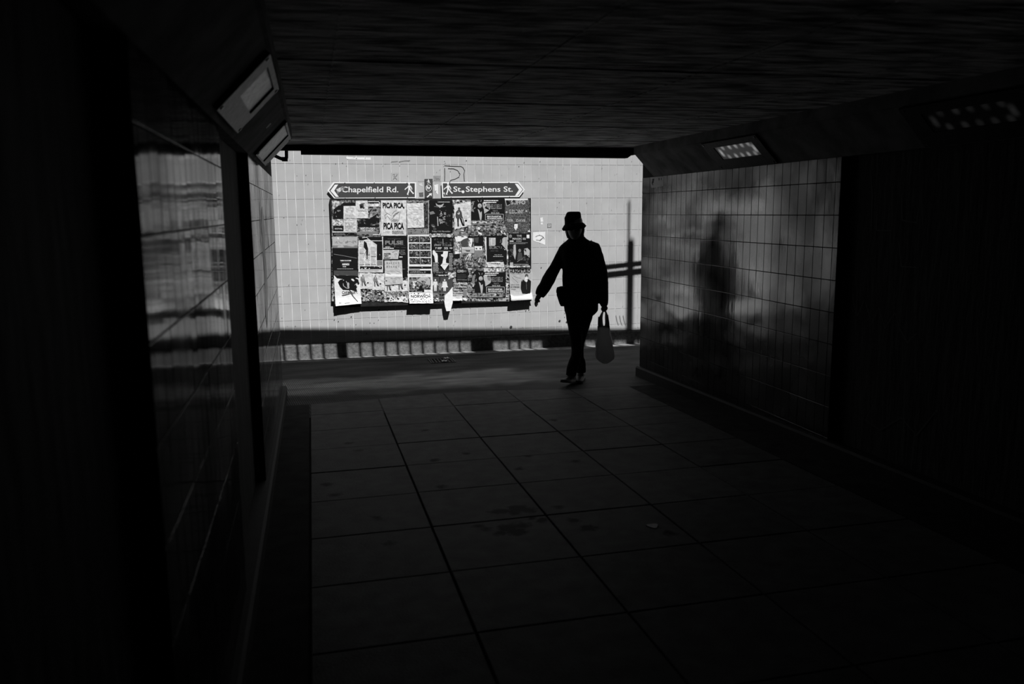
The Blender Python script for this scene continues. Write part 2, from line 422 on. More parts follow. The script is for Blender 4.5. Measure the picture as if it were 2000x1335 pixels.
# head walls either side of the mouth, back wall, roof of the blind end
b = MB(); b.box((-5, YM-.35, -2), (XL-.25, YM-.03, 1.1), mat_void); b.box((XR+.25, YM-.35, -2), (9, YM+.03, 1.1), mat_void)
struct(b.build('wall_front'))
b = MB(); b.box((-1, -4.2, -2), (4, -4, 1.1), mat_void); struct(b.build('wall_back'))
b = MB(); b.box((-6, -5, 1.08), (10, YM-.02, 1.2), mat_deck); b.box((-6, YM-.02, .95), (-.47, 11.2, 1.2), mat_deck); struct(b.build('roof_deck_and_sun_block'))  # second slab is unseen, added to keep sun off the far wall's left

# guard on top of the deck (above the frame; it casts the barred shade on the plinth) ---------
def rail_z(x): return 2.245-.042*(x-1.3)
guard = empty('guard_railing', (2, YM-.06, 1.2)); tag(guard, 'steel guard railing on the roadway parapet above the underpass mouth', 'railing')
def gpart(bm, name, kind=None):
    o = bm.build(name, guard, loc=None); o.matrix_parent_inverse = Matrix.Translation(guard.location).inverted(); return o
YC = YM-.06
b = MB()
x = -5.5; P = []
for x in (-5.5, 9.5):
    z = rail_z(x); P.append([(x, YC-.035, z-.125), (x, YC+.035, z-.125), (x, YC+.035, z), (x, YC-.035, z)])
b.loft(P, mat_steel); gpart(b, 'top_rail')
b = MB()
P = []
for x in (-5.5, 9.5):
    z = rail_z(x)-.56; P.append([(x, YC-.06, 1.2), (x, YC+.05, 1.2), (x, YC+.05, z), (x, YC-.06, z)])
b.loft(P, mat_deck); gpart(b, 'parapet')
shift = SA*(10.44-YC)
bars = [-.374,-.213,-.057,.100,.547,.706,.859,1.016,1.175,1.331,1.489,1.648,1.808,2.465,2.60,2.75]
bars += [-.53-.157*i for i in range(12)] + [3.66, 3.90, 4.1, 4.26]+[4.42+.157*i for i in range(10)]
solids = [(.262, .385), (1.955, 2.25), (2.91, 3.50), (-2.7, -2.55), (6.1, 6.25)]
for xb in bars:
    if any(a-.03 < xb < c+.03 for a, c in solids): continue
    b = MB(); X = xb+shift; z = rail_z(X)
    b.tube([(X, YC, z-.58), (X, YC, z-.10)], .019, mat_steel, 6); gpart(b, 'baluster')
for a, c in solids:
    b = MB(); z = rail_z(a+shift); b.box((a+shift, YC-.02, z-.58), (c+shift, YC+.02, z-.10), mat_steel); gpart(b, 'panel_post')

# raised double handrail beyond the right wall, and the lamp column: both outside the frame
hr = empty('ramp_handrail', (5.0, 9.3, fz(9.3))); tag(hr, 'double tube handrail of the side ramp, standing right of the mouth', 'railing')
def hpart(bm, name, par):
    o = bm.build(name, par); o.matrix_parent_inverse = Matrix.Translation(par.location).inverted(); return o
dy = YF-9.3
for (zw, r) in ((-.735, .021), (-.841, .026)):
    b = MB(); f_ = lambda X: zw+.081*(X-SA*dy-3.817)+SB*dy
    b.tube([(3.75, 9.3, f_(3.75)), (4.75, 9.3, f_(4.75)), (6.6, 9.3, f_(6.6))], r, mat_steel, 10); hpart(b, 'rail', hr)
for X in (4.95, 6.4):
    b = MB(); b.tube([(X, 9.3, fz(9.3)-.02), (X, 9.3, -.735+.081*(X-SA*dy-3.817)+SB*dy)], .028, mat_steel, 8); hpart(b, 'post', hr)
dy = YF-6.9
lp = empty('lamp_column', (4.15+SA*dy, 6.9, 1.2)); tag(lp, 'tall steel lamp column on the roadway above the right wall', 'lamp post')
b = MB(); X = 4.15+SA*dy; b.tube([(X, 6.9, 1.19), (X, 6.9, -.43+SB*dy)], .05, mat_steel, 12); hpart(b, 'column', lp)
b = MB(); b.tube([(X-.028, 6.9, -.44+SB*dy), (X-.028, 6.9, .12+SB*dy)], .018, mat_steel, 8); hpart(b, 'spigot', lp)


# ------------------------------------------------------------------ flat print tools (everything on the far wall)
INK = {}
def ink(v):
    k = 'ink_%03d' % int(v*1000)
    if k not in INK: INK[k] = mat(k, v, rough=.6, spec=.12, var=.08, scale=40)
    return INK[k]
def pic(v, c=.9, sc=60, lo=.42, hi=.58):
    k = 'halftone_%d_%d_%d' % (v*1000, c*100, sc)
    if k not in INK: INK[k] = mat(k, v, rough=.6, spec=.12, var=c, scale=sc, contrast=(lo, hi), detail=3)
    return INK[k]
_FC = {}
def text_polys(s, off=0.0):
    key = (s, off)
    if key in _FC: return _FC[key]
    cu = bpy.data.curves.new('lettering_tmp', 'FONT'); cu.body = s; cu.offset = off; cu.resolution_u = 3
    o = bpy.data.objects.new('lettering_tmp', cu); COL.objects.link(o)
    bpy.context.view_layer.update()
    me = bpy.data.meshes.new_from_object(o.evaluated_get(bpy.context.evaluated_depsgraph_get()))
    vs = [(v.co.x, v.co.y) for v in me.vertices]; fs = [tuple(p.vertices) for p in me.polygons]
    bpy.data.objects.remove(o); bpy.data.curves.remove(cu); bpy.data.meshes.remove(me)
    xs = [v[0] for v in vs]; ys = [v[1] for v in vs]
    cap = max(ys)
    r = ([((x-min(xs))/(max(xs)-min(xs)), (y-min(ys))/(cap-min(ys))) for x, y in vs], fs)
    _FC[key] = r; return r

YB = YF-.045       # face of the notice board
class Sheet:
    """a thin sheet fixed to the wall; x, y are measured in the photograph and turned into metres on its plane"""
    def __init__(s, corners, paper, Y, crumple=0.0, curl=0.0, lx=0.0, seed=1, nx=8, ny=12, ragged=0.0):
        s.c = corners; s.Y = Y; s.cr = crumple; s.curl = curl; s.seed = seed; s.lift = .0009; s.pr = MB(); s.paper = paper; s.lx = lx
        s.x0 = min(p[0] for p in corners); s.x1 = max(p[0] for p in corners); s.y0 = min(p[1] for p in corners); s.y1 = max(p[1] for p in corners)
        rnd = random.Random(seed)
        tl, tr, br, bl = corners; front = []
        for j in range(ny+1):
            for i in range(nx+1):
                u, v = i/nx, j/ny
                x = (tl[0]*(1-u)+tr[0]*u)*(1-v)+(bl[0]*(1-u)+br[0]*u)*v
                y = (tl[1]*(1-u)+tr[1]*u)*(1-v)+(bl[1]*(1-u)+br[1]*u)*v
                if ragged and (i in (0, nx) or j in (0, ny)): x += rnd.uniform(-ragged, ragged); y += rnd.uniform(-ragged, ragged)
                front.append(s.w(x, y, 0))
        n = nx+1; b = MB()
        F = [(j*n+i, (j+1)*n+i, (j+1)*n+i+1, j*n+i+1) for j in range(ny) for i in range(nx)]
        b.add(front, F, paper)
        back = [Vector((p.x, p.y+.0008, p.z)) for p in front]
        b.add(back, [tuple(reversed(f)) for f in F], paper)
        s.body = b
    def disp(s, x, y):
        k = s.seed*1.7
        d = s.cr*(sin(x*.55+k)*cos(y*.43+k*2)+.6*sin((x+y)*.31+k*3)+.4*sin((x-1.7*y)*.6+k))
        if s.curl:
            t = max(0, (y-(s.y0+.62*(s.y1-s.y0)))/(.38*(s.y1-s.y0))); d += s.curl*t*t
        return d
    def w(s, x, y, lift):
        p = on_y(x, y, s.Y); return Vector((p.x, s.Y-s.disp(x, y)-lift, p.z))
    def _n(s): s.lift += .00004; return s.lift
    def poly(s, pts, m):
        l = s._n(); s.pr.add([s.w(x, y, l) for x, y in pts], [tuple(range(len(pts)))], m); return s
    def rect(s, x0, y0, x1, y1, m, nx=3, ny=4):
        l = s._n(); vs = [s.w(x0+(x1-x0)*i/nx, y0+(y1-y0)*j/ny, l) for j in range(ny+1) for i in range(nx+1)]
        n = nx+1; s.pr.add(vs, [(j*n+i, (j+1)*n+i, (j+1)*n+i+1, j*n+i+1) for j in range(ny) for i in range(nx)], m); return s
    def ell(s, cx, cy, rx, ry, m, n=14, a=0):
        return s.poly([(cx+rx*cos(t)*cos(a)-ry*sin(t)*sin(a), cy+ry*sin(t)*cos(a)+rx*cos(t)*sin(a)) for t in [2*pi*k/n for k in range(n)]], m)
    def stroke(s, pts, wd, m, taper=None):
        l = s._n(); L = []; R = []
        for i, (x, y) in enumerate(pts):
            a = pts[max(i-1, 0)]; c = pts[min(i+1, len(pts)-1)]; dx, dy = c[0]-a[0], c[1]-a[1]; q = math.hypot(dx, dy) or 1
            w = wd/2 if taper is None else wd/2*(1-(1-taper)*i/(len(pts)-1))
            L.append((x-dy/q*w, y+dx/q*w)); R.append((x+dy/q*w, y-dx/q*w))
        n = len(pts); s.pr.add([s.w(x, y, l) for x, y in L+R], [(i, i+1, n+i+1, n+i) for i in range(n-1)], m); return s
    def frame(s, x0, y0, x1, y1, w, m):
        s.stroke([(x0, y0), (x1, y0)], w, m); s.stroke([(x0, y1), (x1, y1)], w, m); s.stroke([(x0, y0), (x0, y1)], w, m); return s.stroke([(x1, y0), (x1, y1)], w, m)
    def text(s, t, x0, y0, x1, y1, m, off=0.0, tilt=0.0):
        vs, fs = text_polys(t, off); l = s._n()
        s.pr.add([s.w(x0+(x1-x0)*u, y1+(y0-y1)*v+tilt*(u-.5), l) for u, v in vs], fs, m); return s
    def lines(s, x0, y0, x1, y1, n, m, dens=.8, th=.5):
        rnd = random.Random(int(x0*13+y0*7)); h = (y1-y0)/n; l = s._n(); sx = (x1-x0)
        for j in range(n):
            y = y0+h*(j+.5); x = x0; end = x1-rnd.random()*sx*.25
            while x < end:
                w = rnd.uniform(1.2, 4.5); xe = min(x+w, end)
                if rnd.random() < dens+.1:
                    hh = h*th/2; s.pr.add([s.w(a, c, l) for a, c in ((x, y-hh), (xe, y-hh), (xe, y+hh), (x, y+hh))], [(0, 3, 2, 1)], m)
                x = xe+.5
        return s
    def blobs(s, x0, y0, x1, y1, n, m, r0=1, r1=3):
        rnd = random.Random(int(x0*3+y1*11+n))
        for _ in range(n):
            cx, cy = rnd.uniform(x0, x1), rnd.uniform(y0, y1); r = rnd.uniform(r0, r1)
            k = rnd.randint(5, 8); pts = []
            for i in range(k):
                a = 2*pi*i/k+rnd.uniform(-.3, .3); q = r*rnd.uniform(.5, 1.2)
                pts.append((min(max(cx+q*cos(a)*1.2, x0), x1), min(max(cy+q*sin(a), y0), y1)))
            s.poly(pts, m)
        return s
    def man(s, x, y, h, coat, legs):
        """standing figure in a long coat, feet at y+h"""
        q = lambda L: [(x+a*h, y+b*h) for a, b in L]
        s.poly(q([(-.05, .0), (.02, -.01), (.05, .06), (.03, .13), (-.04, .13), (-.07, .06)]), coat)
        s.poly(q([(-.07, .12), (.05, .12), (.12, .24), (.17, .5), (.12, .56), (-.15, .56), (-.2, .45), (-.17, .22)]), coat)
        s.poly(q([(-.11, .55), (-.02, .55), (-.03, .8), (-.02, .97), (-.09, .97), (-.1, .75)]), legs)
        s.poly(q([(.02, .55), (.12, .55), (.17, .75), (.25, .93), (.18, .96), (.1, .8)]), legs)
        s.stroke(q([(.16, .5), (.22, .72), (.26, .95)]), .04*h, legs)
        s.stroke(q([(-.01, .14), (0, .34)]), .05*h, ink(.6)); return s
    def done(s, name, label=None, cat=None, group=None, part='print', parent=None):
        cx, cy = (s.x0+s.x1)/2, (s.y0+s.y1)/2; p = on_y(cx, cy, s.Y)
        o = s.body.build(name, parent, loc=tuple(p) if parent is None else None)
        if label: tag(o, label, cat, group)
        if s.pr.v:
            q = s.pr.build(part, o, loc=tuple(p) if parent is None else None)
            q.location = (0, 0, 0); q['kind'] = 'stuff'
        return o
def box_c(x0, y0, x1, y1): return [(x0, y0), (x1, y0), (x1, y1), (x0, y1)]
_seed = [3]
def poster(x0, y0, x1, y1, paper, layer=1, crumple=.0006, curl=0.0, c=None, ragged=0.15):
    _seed[0] += 1
    return Sheet(c or box_c(x0, y0, x1, y1), paper, YB-.0015-.0035*layer-(_seed[0] % 4)*.0003, crumple, curl, seed=_seed[0], ragged=ragged)
WH, LG, MG, DG, BK = ink(.74), ink(.42), ink(.2), ink(.06), ink(.008)
PW = pic(.62, .12, 25); PM = pic(.13, .9, 38); PD = pic(.04, .95, 60); PL = pic(.40, .6, 45); PX = pic(.2, .97, 42)

# ------------------------------------------------------------------ notice board
A = on_y(644, 388.4, YB); C_ = on_y(1038, 592, YB)
bx0, bz1 = A.x, A.z; bx1, bz0 = C_.x, -1.135
board = empty('notice_board', ((bx0+bx1)/2, YF, bz0))
tag(board, 'large dark framed notice board covered with posters on the sunlit tiled wall', 'notice board')
def cpart(b, name, par):
    return b.build(name, par, loc=tuple(par.location)) if False else _cp(b, name, par)
def _cp(b, name, par):
    o = b.build(name, par, loc=tuple(par.location)); o.location = (0, 0, 0); return o
mat_board = mat('board_face', .02, .8, .2, var=.5, scale=20)
b = MB(); b.box((bx0+.006, YB, bz0), (bx1-.006, YF+.001, bz1-.006), mat_board); _cp(b, 'backing_board', board)
for nm, a, c in (('top_frame', (bx0, YB-.0008, bz1-.014), (bx1, YF, bz1)), ('side_frame', (bx0, YB-.0008, bz0), (bx0+.012, YF, bz1-.014)),
                 ('side_frame', (bx1-.012, YB-.0008, bz0), (bx1, YF, bz1-.014)), ('bottom_frame', (bx0, YB-.0008, bz0-.012), (bx1, YF, bz0))):
    b = MB(); b.box(a, c, mat_steel); _cp(b, nm, board)
# scraps of old paper still glued to the board, behind the posters
b = Sheet(box_c(648, 391, 1035, 588), PX, YB-.0012, .0002, nx=30, ny=20, seed=2)
b.lift = .0002; b._n = lambda: .0004+random.random()*.0006
b.blobs(650, 392, 1033, 587, 90, WH, 2, 5); b.blobs(650, 392, 1033, 587, 60, BK, 2, 6); b.blobs(650, 392, 1033, 587, 60, MG, 2, 5)
o = b.body.build('old_paper', board, loc=tuple(board.location)); o.location = (0, 0, 0)
q = b.pr.build('paper_scraps', board, loc=tuple(board.location)); q.location = (0, 0, 0); q['kind'] = 'stuff'

# row 1 ----------------------------------------------------------
p = poster(648, 391, 697, 461, PM, 1)
p.poly([(648,392),(676,393),(662,400),(650,410)], PL); p.poly([(652,408),(672,396),(694,395),(694,401),(672,405),(670,426),(650,428)], BK)
p.rect(648, 428, 672, 440, PL); p.rect(651, 441, 671, 451, BK); p.rect(649, 452, 697, 453.6, WH); p.rect(650, 454, 696, 460, BK); p.lines(652, 455, 695, 459, 2, MG, .9)
p.blobs(650, 410, 668, 440, 8, MG, 1, 3); p.blobs(652, 428, 670, 440, 6, WH, .8, 2); p.text('FESTIVAL', 654, 445, 669, 448, WH)
p.done('poster', 'dark collage poster in the top corner of the board under the arrow tip', 'poster', 'posters on the notice board')
p = poster(671, 402, 697, 452, PW, 2, .0009); p.lines(673, 405, 695, 414, 5, LG, .7, .4); p.lines(673, 418, 695, 431, 6, LG, .8, .4); p.lines(674, 434, 695, 450, 8, MG, .7, .4); p.stroke([(672,428),(680,426),(697,427)], 1, MG)
p.done('leaflet', 'crumpled white list leaflet pasted over the dark collage poster', 'leaflet', 'leaflets pasted over posters')
p = poster(697, 391, 744, 460, PM, 1)
p.rect(719, 392, 741, 396, BK); p.rect(719, 398, 740, 403, WH); p.text('BET MAN', 720, 399, 739, 402.5, DG); p.blobs(718, 405, 741, 425, 12, LG, 1, 3); p.poly([(706,428),(722,427),(738,416),(742,434),(728,438),(706,444),(698,440)], BK)
p.blobs(702, 426, 740, 440, 8, DG, 1, 3); p.rect(699, 440, 740, 443, BK); p.text('EPIC STUDIOS', 704.5, 444, 733, 448, WH, .02); p.text('NORWICH', 709, 448.6, 729, 452, WH, .02); p.ell(711, 435.5, 1.6, .9, WH)
p.rect(699, 452, 738, 457, MG); p.stroke([(719,393.5),(739.5,393.5),(741.5,396),(742,404)], 1.3, WH); p.stroke([(742,433),(743,454),(741,458),(728,458)], 1.4, WH)
p.done('poster', 'mottled grey poster with a rounded white border beside the large hand poster', 'poster', 'posters on the notice board')
p = poster(695, 391.5, 719, 409, PW, 2, .0008, c=[(694.5,392),(718,391.5),(719,408.5),(696,409)]); p.blobs(703, 396, 712, 408, 9, BK, 1.5, 3); p.poly([(702,399),(710,396),(711,407),(703,406)], DG)
p.done('leaflet', 'small pale leaflet with a dark blot, topmost of two on the mottled poster', 'leaflet', 'leaflets pasted over posters')
p = poster(697, 409, 719, 426, PW, 3, .0008); p.lines(699, 410, 717, 413, 2, MG, .9); p.lines(699, 415, 716, 424, 5, LG, .4, .3)
p.done('leaflet', 'small pale leaflet with a grey heading, lower of two on the mottled poster', 'leaflet', 'leaflets pasted over posters')
p = poster(744, 391, 793.5, 460, PW, 2, .0004)
p.text('PICA PICA,', 747.5, 395.5, 790, 408.5, BK, .05); p.text('PICA PICA', 749, 434.5, 789, 448, BK, .05)
HD = ink(.28)
p.stroke([(751,409),(753,414),(758,417),(764,421)], .8, HD); p.stroke([(764,421),(768,414),(776,408)], .6, HD); p.stroke([(753,427),(751.5,420),(757,416)], 1.1, MG); p.stroke([(753,427),(756,421),(762,428)], .8, MG)
p.stroke([(763,430),(770,422),(779,414),(782,413),(780,422),(779,430),(774,434)], .9, MG); p.stroke([(766,418),(770,413),(775,411)], 1.0, HD); p.stroke([(779,414),(773,417),(768,422)], 1.2, DG)
for k in range(4): p.stroke([(764+k*2.4, 432+k*.3), (770+k*2.4, 427+k*.5)], 1.2, MG)
p.lines(748, 450, 764, 455, 2, LG, .7, .4); p.lines(766, 450, 791, 457, 3, DG, .95, .5)
p.done('poster', 'white poster with two lines of heavy black capitals around drawn hands', 'poster', 'posters on the notice board')
p = poster(794, 392, 838.5, 459, PM, 1); p.frame(795, 393, 837, 458, .8, LG); p.rect(828, 397, 836, 445, PD); p.rect(796, 446, 836, 457, MG); p.blobs(797, 446, 836, 457, 10, DG, 1, 2.5); p.stroke([(828,455),(831,447),(834,456)], 1, LG)
p.done('poster', 'dim grey poster half hidden by a crumpled white sheet', 'poster', 'posters on the notice board')
p = poster(795, 396, 828, 445, PW, 3, .0012, c=[(794,397),(827,396),(828.5,444),(796,445)])
for (y, k) in ((404,1),(409,-1),(414,1),(418,-1),(425,1)): p.stroke([(798,y),(804,y+k),(811,y-k*.6),(818,y+k*.8),(825,y)], .5, LG)
p.stroke([(806,428),(809,426),(808,430),(812,429),(815,426),(817,431)], .6, MG); p.stroke([(814,432),(816,435),(813,438),(818,437)], .6, MG); p.stroke([(819,440),(822,438)], .6, MG)
p.done('leaflet', 'crumpled white sheet with faint handwriting, largest sheet in the upper row', 'leaflet', 'leaflets pasted over posters')
p = poster(838.5, 391, 884, 455, BK, 2, .0004)
p.lines(855, 393, 880, 395.5, 1, LG, .9, .6); p.poly([(851,396),(855,400),(866,400),(867,397),(864,403),(859,406),(856,403),(852,401)], LG); p.stroke([(848,403),(856,404)], .8, MG); p.stroke([(863,404),(870,403)], .8, MG)
p.blobs(857, 409, 872, 436, 14, MG, 1, 2.6); p.blobs(858, 410, 872, 432, 8, LG, .5, 1.4); p.poly([(838.5,414),(846,412),(850,417),(840,419)], MG); p.stroke([(854.5,423),(855,434),(855.5,441)], 1.6, LG); p.stroke([(859.5,427),(860,437)], 1.3, LG); p.stroke([(863,428),(863.5,436)], 1.3, LG)
p.blobs(870, 410, 880, 440, 6, DG, 1.5, 3); p.ell(846, 441, 5, 3, DG, a=.6); p.ell(849, 447, 3.4, 2.2, DG); p.ell(846, 441, 3, 1.4, LG, a=.6); p.stroke([(868,431),(872,439),(876,441)], .8, DG); p.text('Friday 11th November', 844, 450, 880, 454, LG)
p.done('poster', 'black poster with a pale winged emblem over a shadowy band of figures', 'poster', 'posters on the notice board')
p = poster(884, 391, 921, 447, PW, 2, .0008, c=[(887,399),(920,395),(921,439),(888,448)], ragged=.8); p.man(897, 405, 38, DG, BK); p.rect(908, 429, 912.3, 432.6, BK, 1, 1); p.lines(904, 404, 919, 412, 4, LG, .6, .4); p.lines(906, 414, 919, 427, 6, LG, .35, .3)
p.done('poster', 'torn white poster showing a man in a long coat, uppermost of its kind', 'poster', 'coat figure posters')
p = poster(884, 390, 921, 400, PL, 1, .001, ragged=1.2); p.blobs(885, 391, 920, 399, 12, BK, 1, 2); p.stroke([(886,398),(892,394),(900,398),(908,395)], .7, DG)
p.done('paper_remnant', 'ragged torn strip above the uppermost coat figure poster', 'paper scrap')
def devil(p, x, y):
    """wide dark bill: faces at the sides, horned figure, boxed date"""
    s = lambda a, c: (x+a, y+c)
    p.rect(x, y, x+66, y+49, BK)
    p.blobs(x, y+5, x+9, y+20, 6, MG, 1.5, 3); p.poly([s(0,8),s(5,7),s(7,12),s(4,18),s(6,26),s(0,24)], MG); p.ell(x+2, y+11, 1, 1.2, BK)
    p.stroke([s(13,2),s(15,6)], .8, LG); p.stroke([s(20,2),s(19,6)], .8, LG); p.ell(x+17, y+13.5, 4, 4.4, LG); p.ell(x+17.5, y+12.5, 1.6, 1.8, DG); p.stroke([s(15,15.5),s(17.5,16.3),s(19.5,15)], .7, BK)
    p.poly([s(13,20),s(16,22),s(18,27),s(21,24.5),s(21,34),s(20,42),s(17.5,42),s(16,32),s(14.5,26)], LG)
    p.poly([s(22,8),s(29,7),s(31,14),s(36,10),s(37,18),s(36,22),s(26,29),s(25,20),s(23,16)], LG); p.poly([s(29,10),s(36,9),s(36,18),s(31,17)], MG); p.ell(x+26, y+11.5, 1.2, 1.4, BK)
    p.lines(x+25, y+2, x+58, y+5, 1, WH, .95, .6); p.lines(x+24, y+5.5, x+53, y+8.5, 1, WH, .95, .6)
    p.text("HELLS BELLS", x+37, y+10.5, x+60, y+20, MG, .02); p.text('TRIBUTE', x+42, y+22, x+52, y+25, MG); p.text('20+21 AUG', x+39, y+26, x+55, y+29, LG, .02)
    p.frame(x+28, y+30, x+63, y+41.5, .9, LG); p.text('FRIDAY 5TH AUGUST 2022', x+31, y+33, x+59, y+36, WH, .04); p.text('THE WATERFRONT, NORWICH', x+31, y+37, x+61, y+40, WH, .04)
    p.rect(x, y+42, x+65, y+50, PM); p.lines(x+3, y+43.5, x+62, y+48, 1, WH, .92, .65); p.rect(x, y+48.8, x+60, y+50, LG)
p = poster(920, 388, 986, 438, BK, 2, .0004); devil(p, 920, 388)
p.done('poster', 'wide dark event poster with a boxed date above the row of five flyers', 'poster', 'wide dark event posters')
for k, x in enumerate((913, 928.3, 944, 959.2, 974.4)):
    y = 439.5-(k*.4); p = poster(x, y, x+14.6, y+21.5, PM, 3, .0006); p.blobs(x+2, y+2, x+12.5, y+11, 7, LG, 1, 2.6); p.ell(x+7, y+6.5, 2.2, 2.6, WH if k == 1 else MG); p.ell(x+7, y+6.6, 1, 1.3, BK); p.blobs(x+1, y+12, x+13.5, y+20, 5, DG, 1.5, 3)
    if k in (1, 4): p.poly([(x+3,y+12),(x+12,y+16),(x+13,y+20),(x+5,y+17)], WH)
    p.done('flyer', ['small round-faced flyer, first of the row of five from the torn coat poster', 'small flyer with a bright white head, second in the row of five',
        'small grey flyer in the middle of the row of five', 'small grey flyer, fourth in the row of five, above the dark curtain poster', 'small flyer with a white torn flash at the end of the row of five'][k], 'flyer', 'row of five flyers')
p = poster(986, 389, 1034, 453, pic(.075, .5, 60), 1, .0006)
p.rect(985, 387.5, 1031, 390.6, WH, 5, 1); p.poly([(987.5,392),(992,391),(997,397),(995,398.5),(990,401.5)], BK); p.stroke([(987,391),(990,402),(996,399)], .8, WH)
p.text('SUFFO', 998, 391, 1026, 399, LG, .03); p.ell(1003.5, 393.5, 2.2, 3.4, BK); p.ell(1003.5, 393.5, .9, 2.2, LG)
p.text('G.DUNNY', 994, 409, 1023, 417, LG, .02); p.blobs(1004, 410, 1013, 415, 4, BK, 1, 2); p.text('TER   DAVE', 990, 428, 1026, 433, LG, .02)
p.ell(989.5, 414, 1.8, 2.2, LG); p.ell(1028, 412, 1.8, 2, LG); p.ell(1007.5, 440.5, 4.6, 6.5, BK); p.poly([(1004.5,437),(1011.3,437),(1011,444),(1007.5,449.5),(1004,445)], WH); p.stroke([(1005,441.5),(1010.5,441.5)], .7, DG); p.stroke([(1006,446),(1009.5,445)], .6, DG)
p.blobs(990, 420, 1030, 428, 8, MG, .6, 1.2); p.blobs(990, 438, 1002, 449, 5, MG, .6, 1.4); p.blobs(1013, 436, 1030, 450, 8, MG, .8, 1.6); p.poly([(1030,451),(1034,449),(1036,452.5),(1033,453)], WH)
p.done('poster', 'dark grey lettered poster with a small white face near its foot', 'poster', 'posters on the notice board')
p = poster(838.5, 456, 884, 463, PL, 3, .0008, ragged=.8); p.blobs(840, 457, 883, 462, 6, MG, 1, 3)
p.done('paper_remnant', 'narrow pale torn strip below the black emblem poster', 'paper scrap')
p = poster(884, 446, 912, 462, PM, 1, .001, ragged=1); p.blobs(886, 448, 911, 460, 10, MG, 1, 3); p.stroke([(900,449),(906,450)], 1.6, WH); p.stroke([(901,454),(905,455)], 1.4, WH)
p.done('paper_remnant', 'torn grey patch directly below the uppermost coat figure poster', 'paper scrap')

# row 2 ----------------------------------------------------------
p = poster(649, 462, 699, 540, BK, 1, .0003)
p.rect(649, 462, 698.5, 483, LG, 5, 3); p.rect(649, 479, 698.5, 484, MG); p.poly([(656,464),(661,463),(662,467)], WH); p.text('TURIN BRAKES', 653, 470, 696, 475, DG, .01)
p.stroke([(652,496),(670,499),(697,504)], .9, MG); p.text('TUESDAY 25 OCTOBER', 664.5, 507.5, 686, 509.8, WH, .05); p.lines(665, 510.6, 685, 513, 1, DG, .95, .6); p.text('NORWICH', 668.5, 514, 682, 518, WH, .06); p.lines(669.5, 519.5, 678, 521.5, 1, WH, .95, .7); p.lines(658.5, 523.5, 691, 525.8, 1, LG, .95, .4)
p.rect(652, 528, 698, 540, DG)
p.done('poster', 'tall black poster with a pale grey sky band at the board edge', 'poster', 'posters on the notice board')
p = poster(652, 536, 706, 596, WH, 3, .0009, curl=.035, c=[(652,537),(702,538),(706,592),(655.5,597)], ragged=.3)
p.poly([(660,551),(664,546),(680,543),(694,539),(701,540),(700,548),(702,553),(696,563),(698,570),(686,566),(670,566),(664,560)], BK); p.poly([(652.5,537),(700,538),(699,542),(676,546),(658,543)], BK)
p.ell(680, 555, 2.2, 4, LG); p.stroke([(680,558),(681,566)], 3.6, LG); p.stroke([(681,563),(676,562),(671,558),(670,553)], 1.3, LG); p.stroke([(682,561),(690,557),(698,553)], 1.6, LG); p.stroke([(676,549),(679,554)], 1.4, LG)
p.stroke([(682,565),(690,579),(699,589)], 2.4, DG, .5); p.stroke([(683,561),(692,568),(699,573)], .8, MG); p.text('CARMINA', 668, 568, 694, 574, DG, .03); p.poly([(667,576),(684,573),(682,575),(669,578)], DG); p.stroke([(662,591),(673,592),(683,590.5)], 1, DG)
p.done('poster', 'white poster with a leaping dancer, its lower edge curling off the board corner', 'poster', 'posters on the notice board')
p = poster(700, 462, 748, 532, PW, 2, .0007)
p.poly([(700,462),(746,462),(747,490),(737,478),(720,466),(712,468),(706,470),(702,474)], BK); p.rect(736, 478, 747, 508, BK); p.stroke([(702,474),(703,466),(708,464),(716,463),(721,468),(722,476)], 1.2, WH)
p.ell(707, 469, 2.4, 2.6, MG); p.poly([(711,470),(716,474),(719,486),(718,505),(716,506),(715,488),(710,482)], BK); p.stroke([(716,488),(709,503)], .7, DG)
for xx in (702, 713.5, 725): p.lines(xx, 476 if xx < 710 else 490, xx+9.6, 520, 14, LG, .8, .45); p.stroke([(xx,494+(xx-702)*.3),(xx+9,494+(xx-702)*.3)], 1, DG); p.stroke([(xx,516),(xx+9.5,516.3)], 1, DG)
p.lines(724, 481, 736, 492, 4, LG, .9, .5); p.rect(736.5, 509, 747, 518, MG); p.rect(703, 520, 746, 525, BK); p.blobs(704, 520, 745, 525, 12, WH, .6, 1.5); p.rect(703, 525.6, 740, 529, LG); p.frame(701.5, 470, 747.5, 530.5, 1.1, WH)
p.done('poster', 'white line-up poster crossed by a dark standing figure', 'poster', 'posters on the notice board')
p = poster(748.5, 461.5, 796, 540, BK, 1, .0004)
p.text('PULSE', 752, 469.5, 787.5, 477.5, MG, .05); p.stroke([(749.5,479.3),(791,479)], .7, DG); p.stroke([(770.6,467),(771,483)], .8, MG); p.lines(753, 465, 785, 467.5, 1, DG, .7, .5)
p.lines(752.5, 481, 764, 483, 1, WH, .95, .6); p.lines(749, 483.5, 769, 486, 1, WH, .95, .7); p.lines(774, 482, 795, 484, 1, DG, .7, .5)
p.lines(782, 487.5, 791, 489.5, 1, MG, .9, .6); p.stroke([(780,494),(783,491),(790,492),(792,496),(784,497),(781,494)], .8, MG); p.lines(780, 500, 787.5, 503, 1, WH, .95, .7); p.text('CLUB', 783, 492.3, 790, 495.5, MG)
p.lines(782, 524, 794, 526, 1, MG, .9, .4)
p.done('poster', 'black poster with a grey heartbeat-line title under the hand poster', 'poster', 'posters on the notice board')
p = poster(748, 487.5, 780, 506, ink(.5), 3, .0006, c=[(748,488),(780,487.5),(777.5,505.5),(748.5,506)])
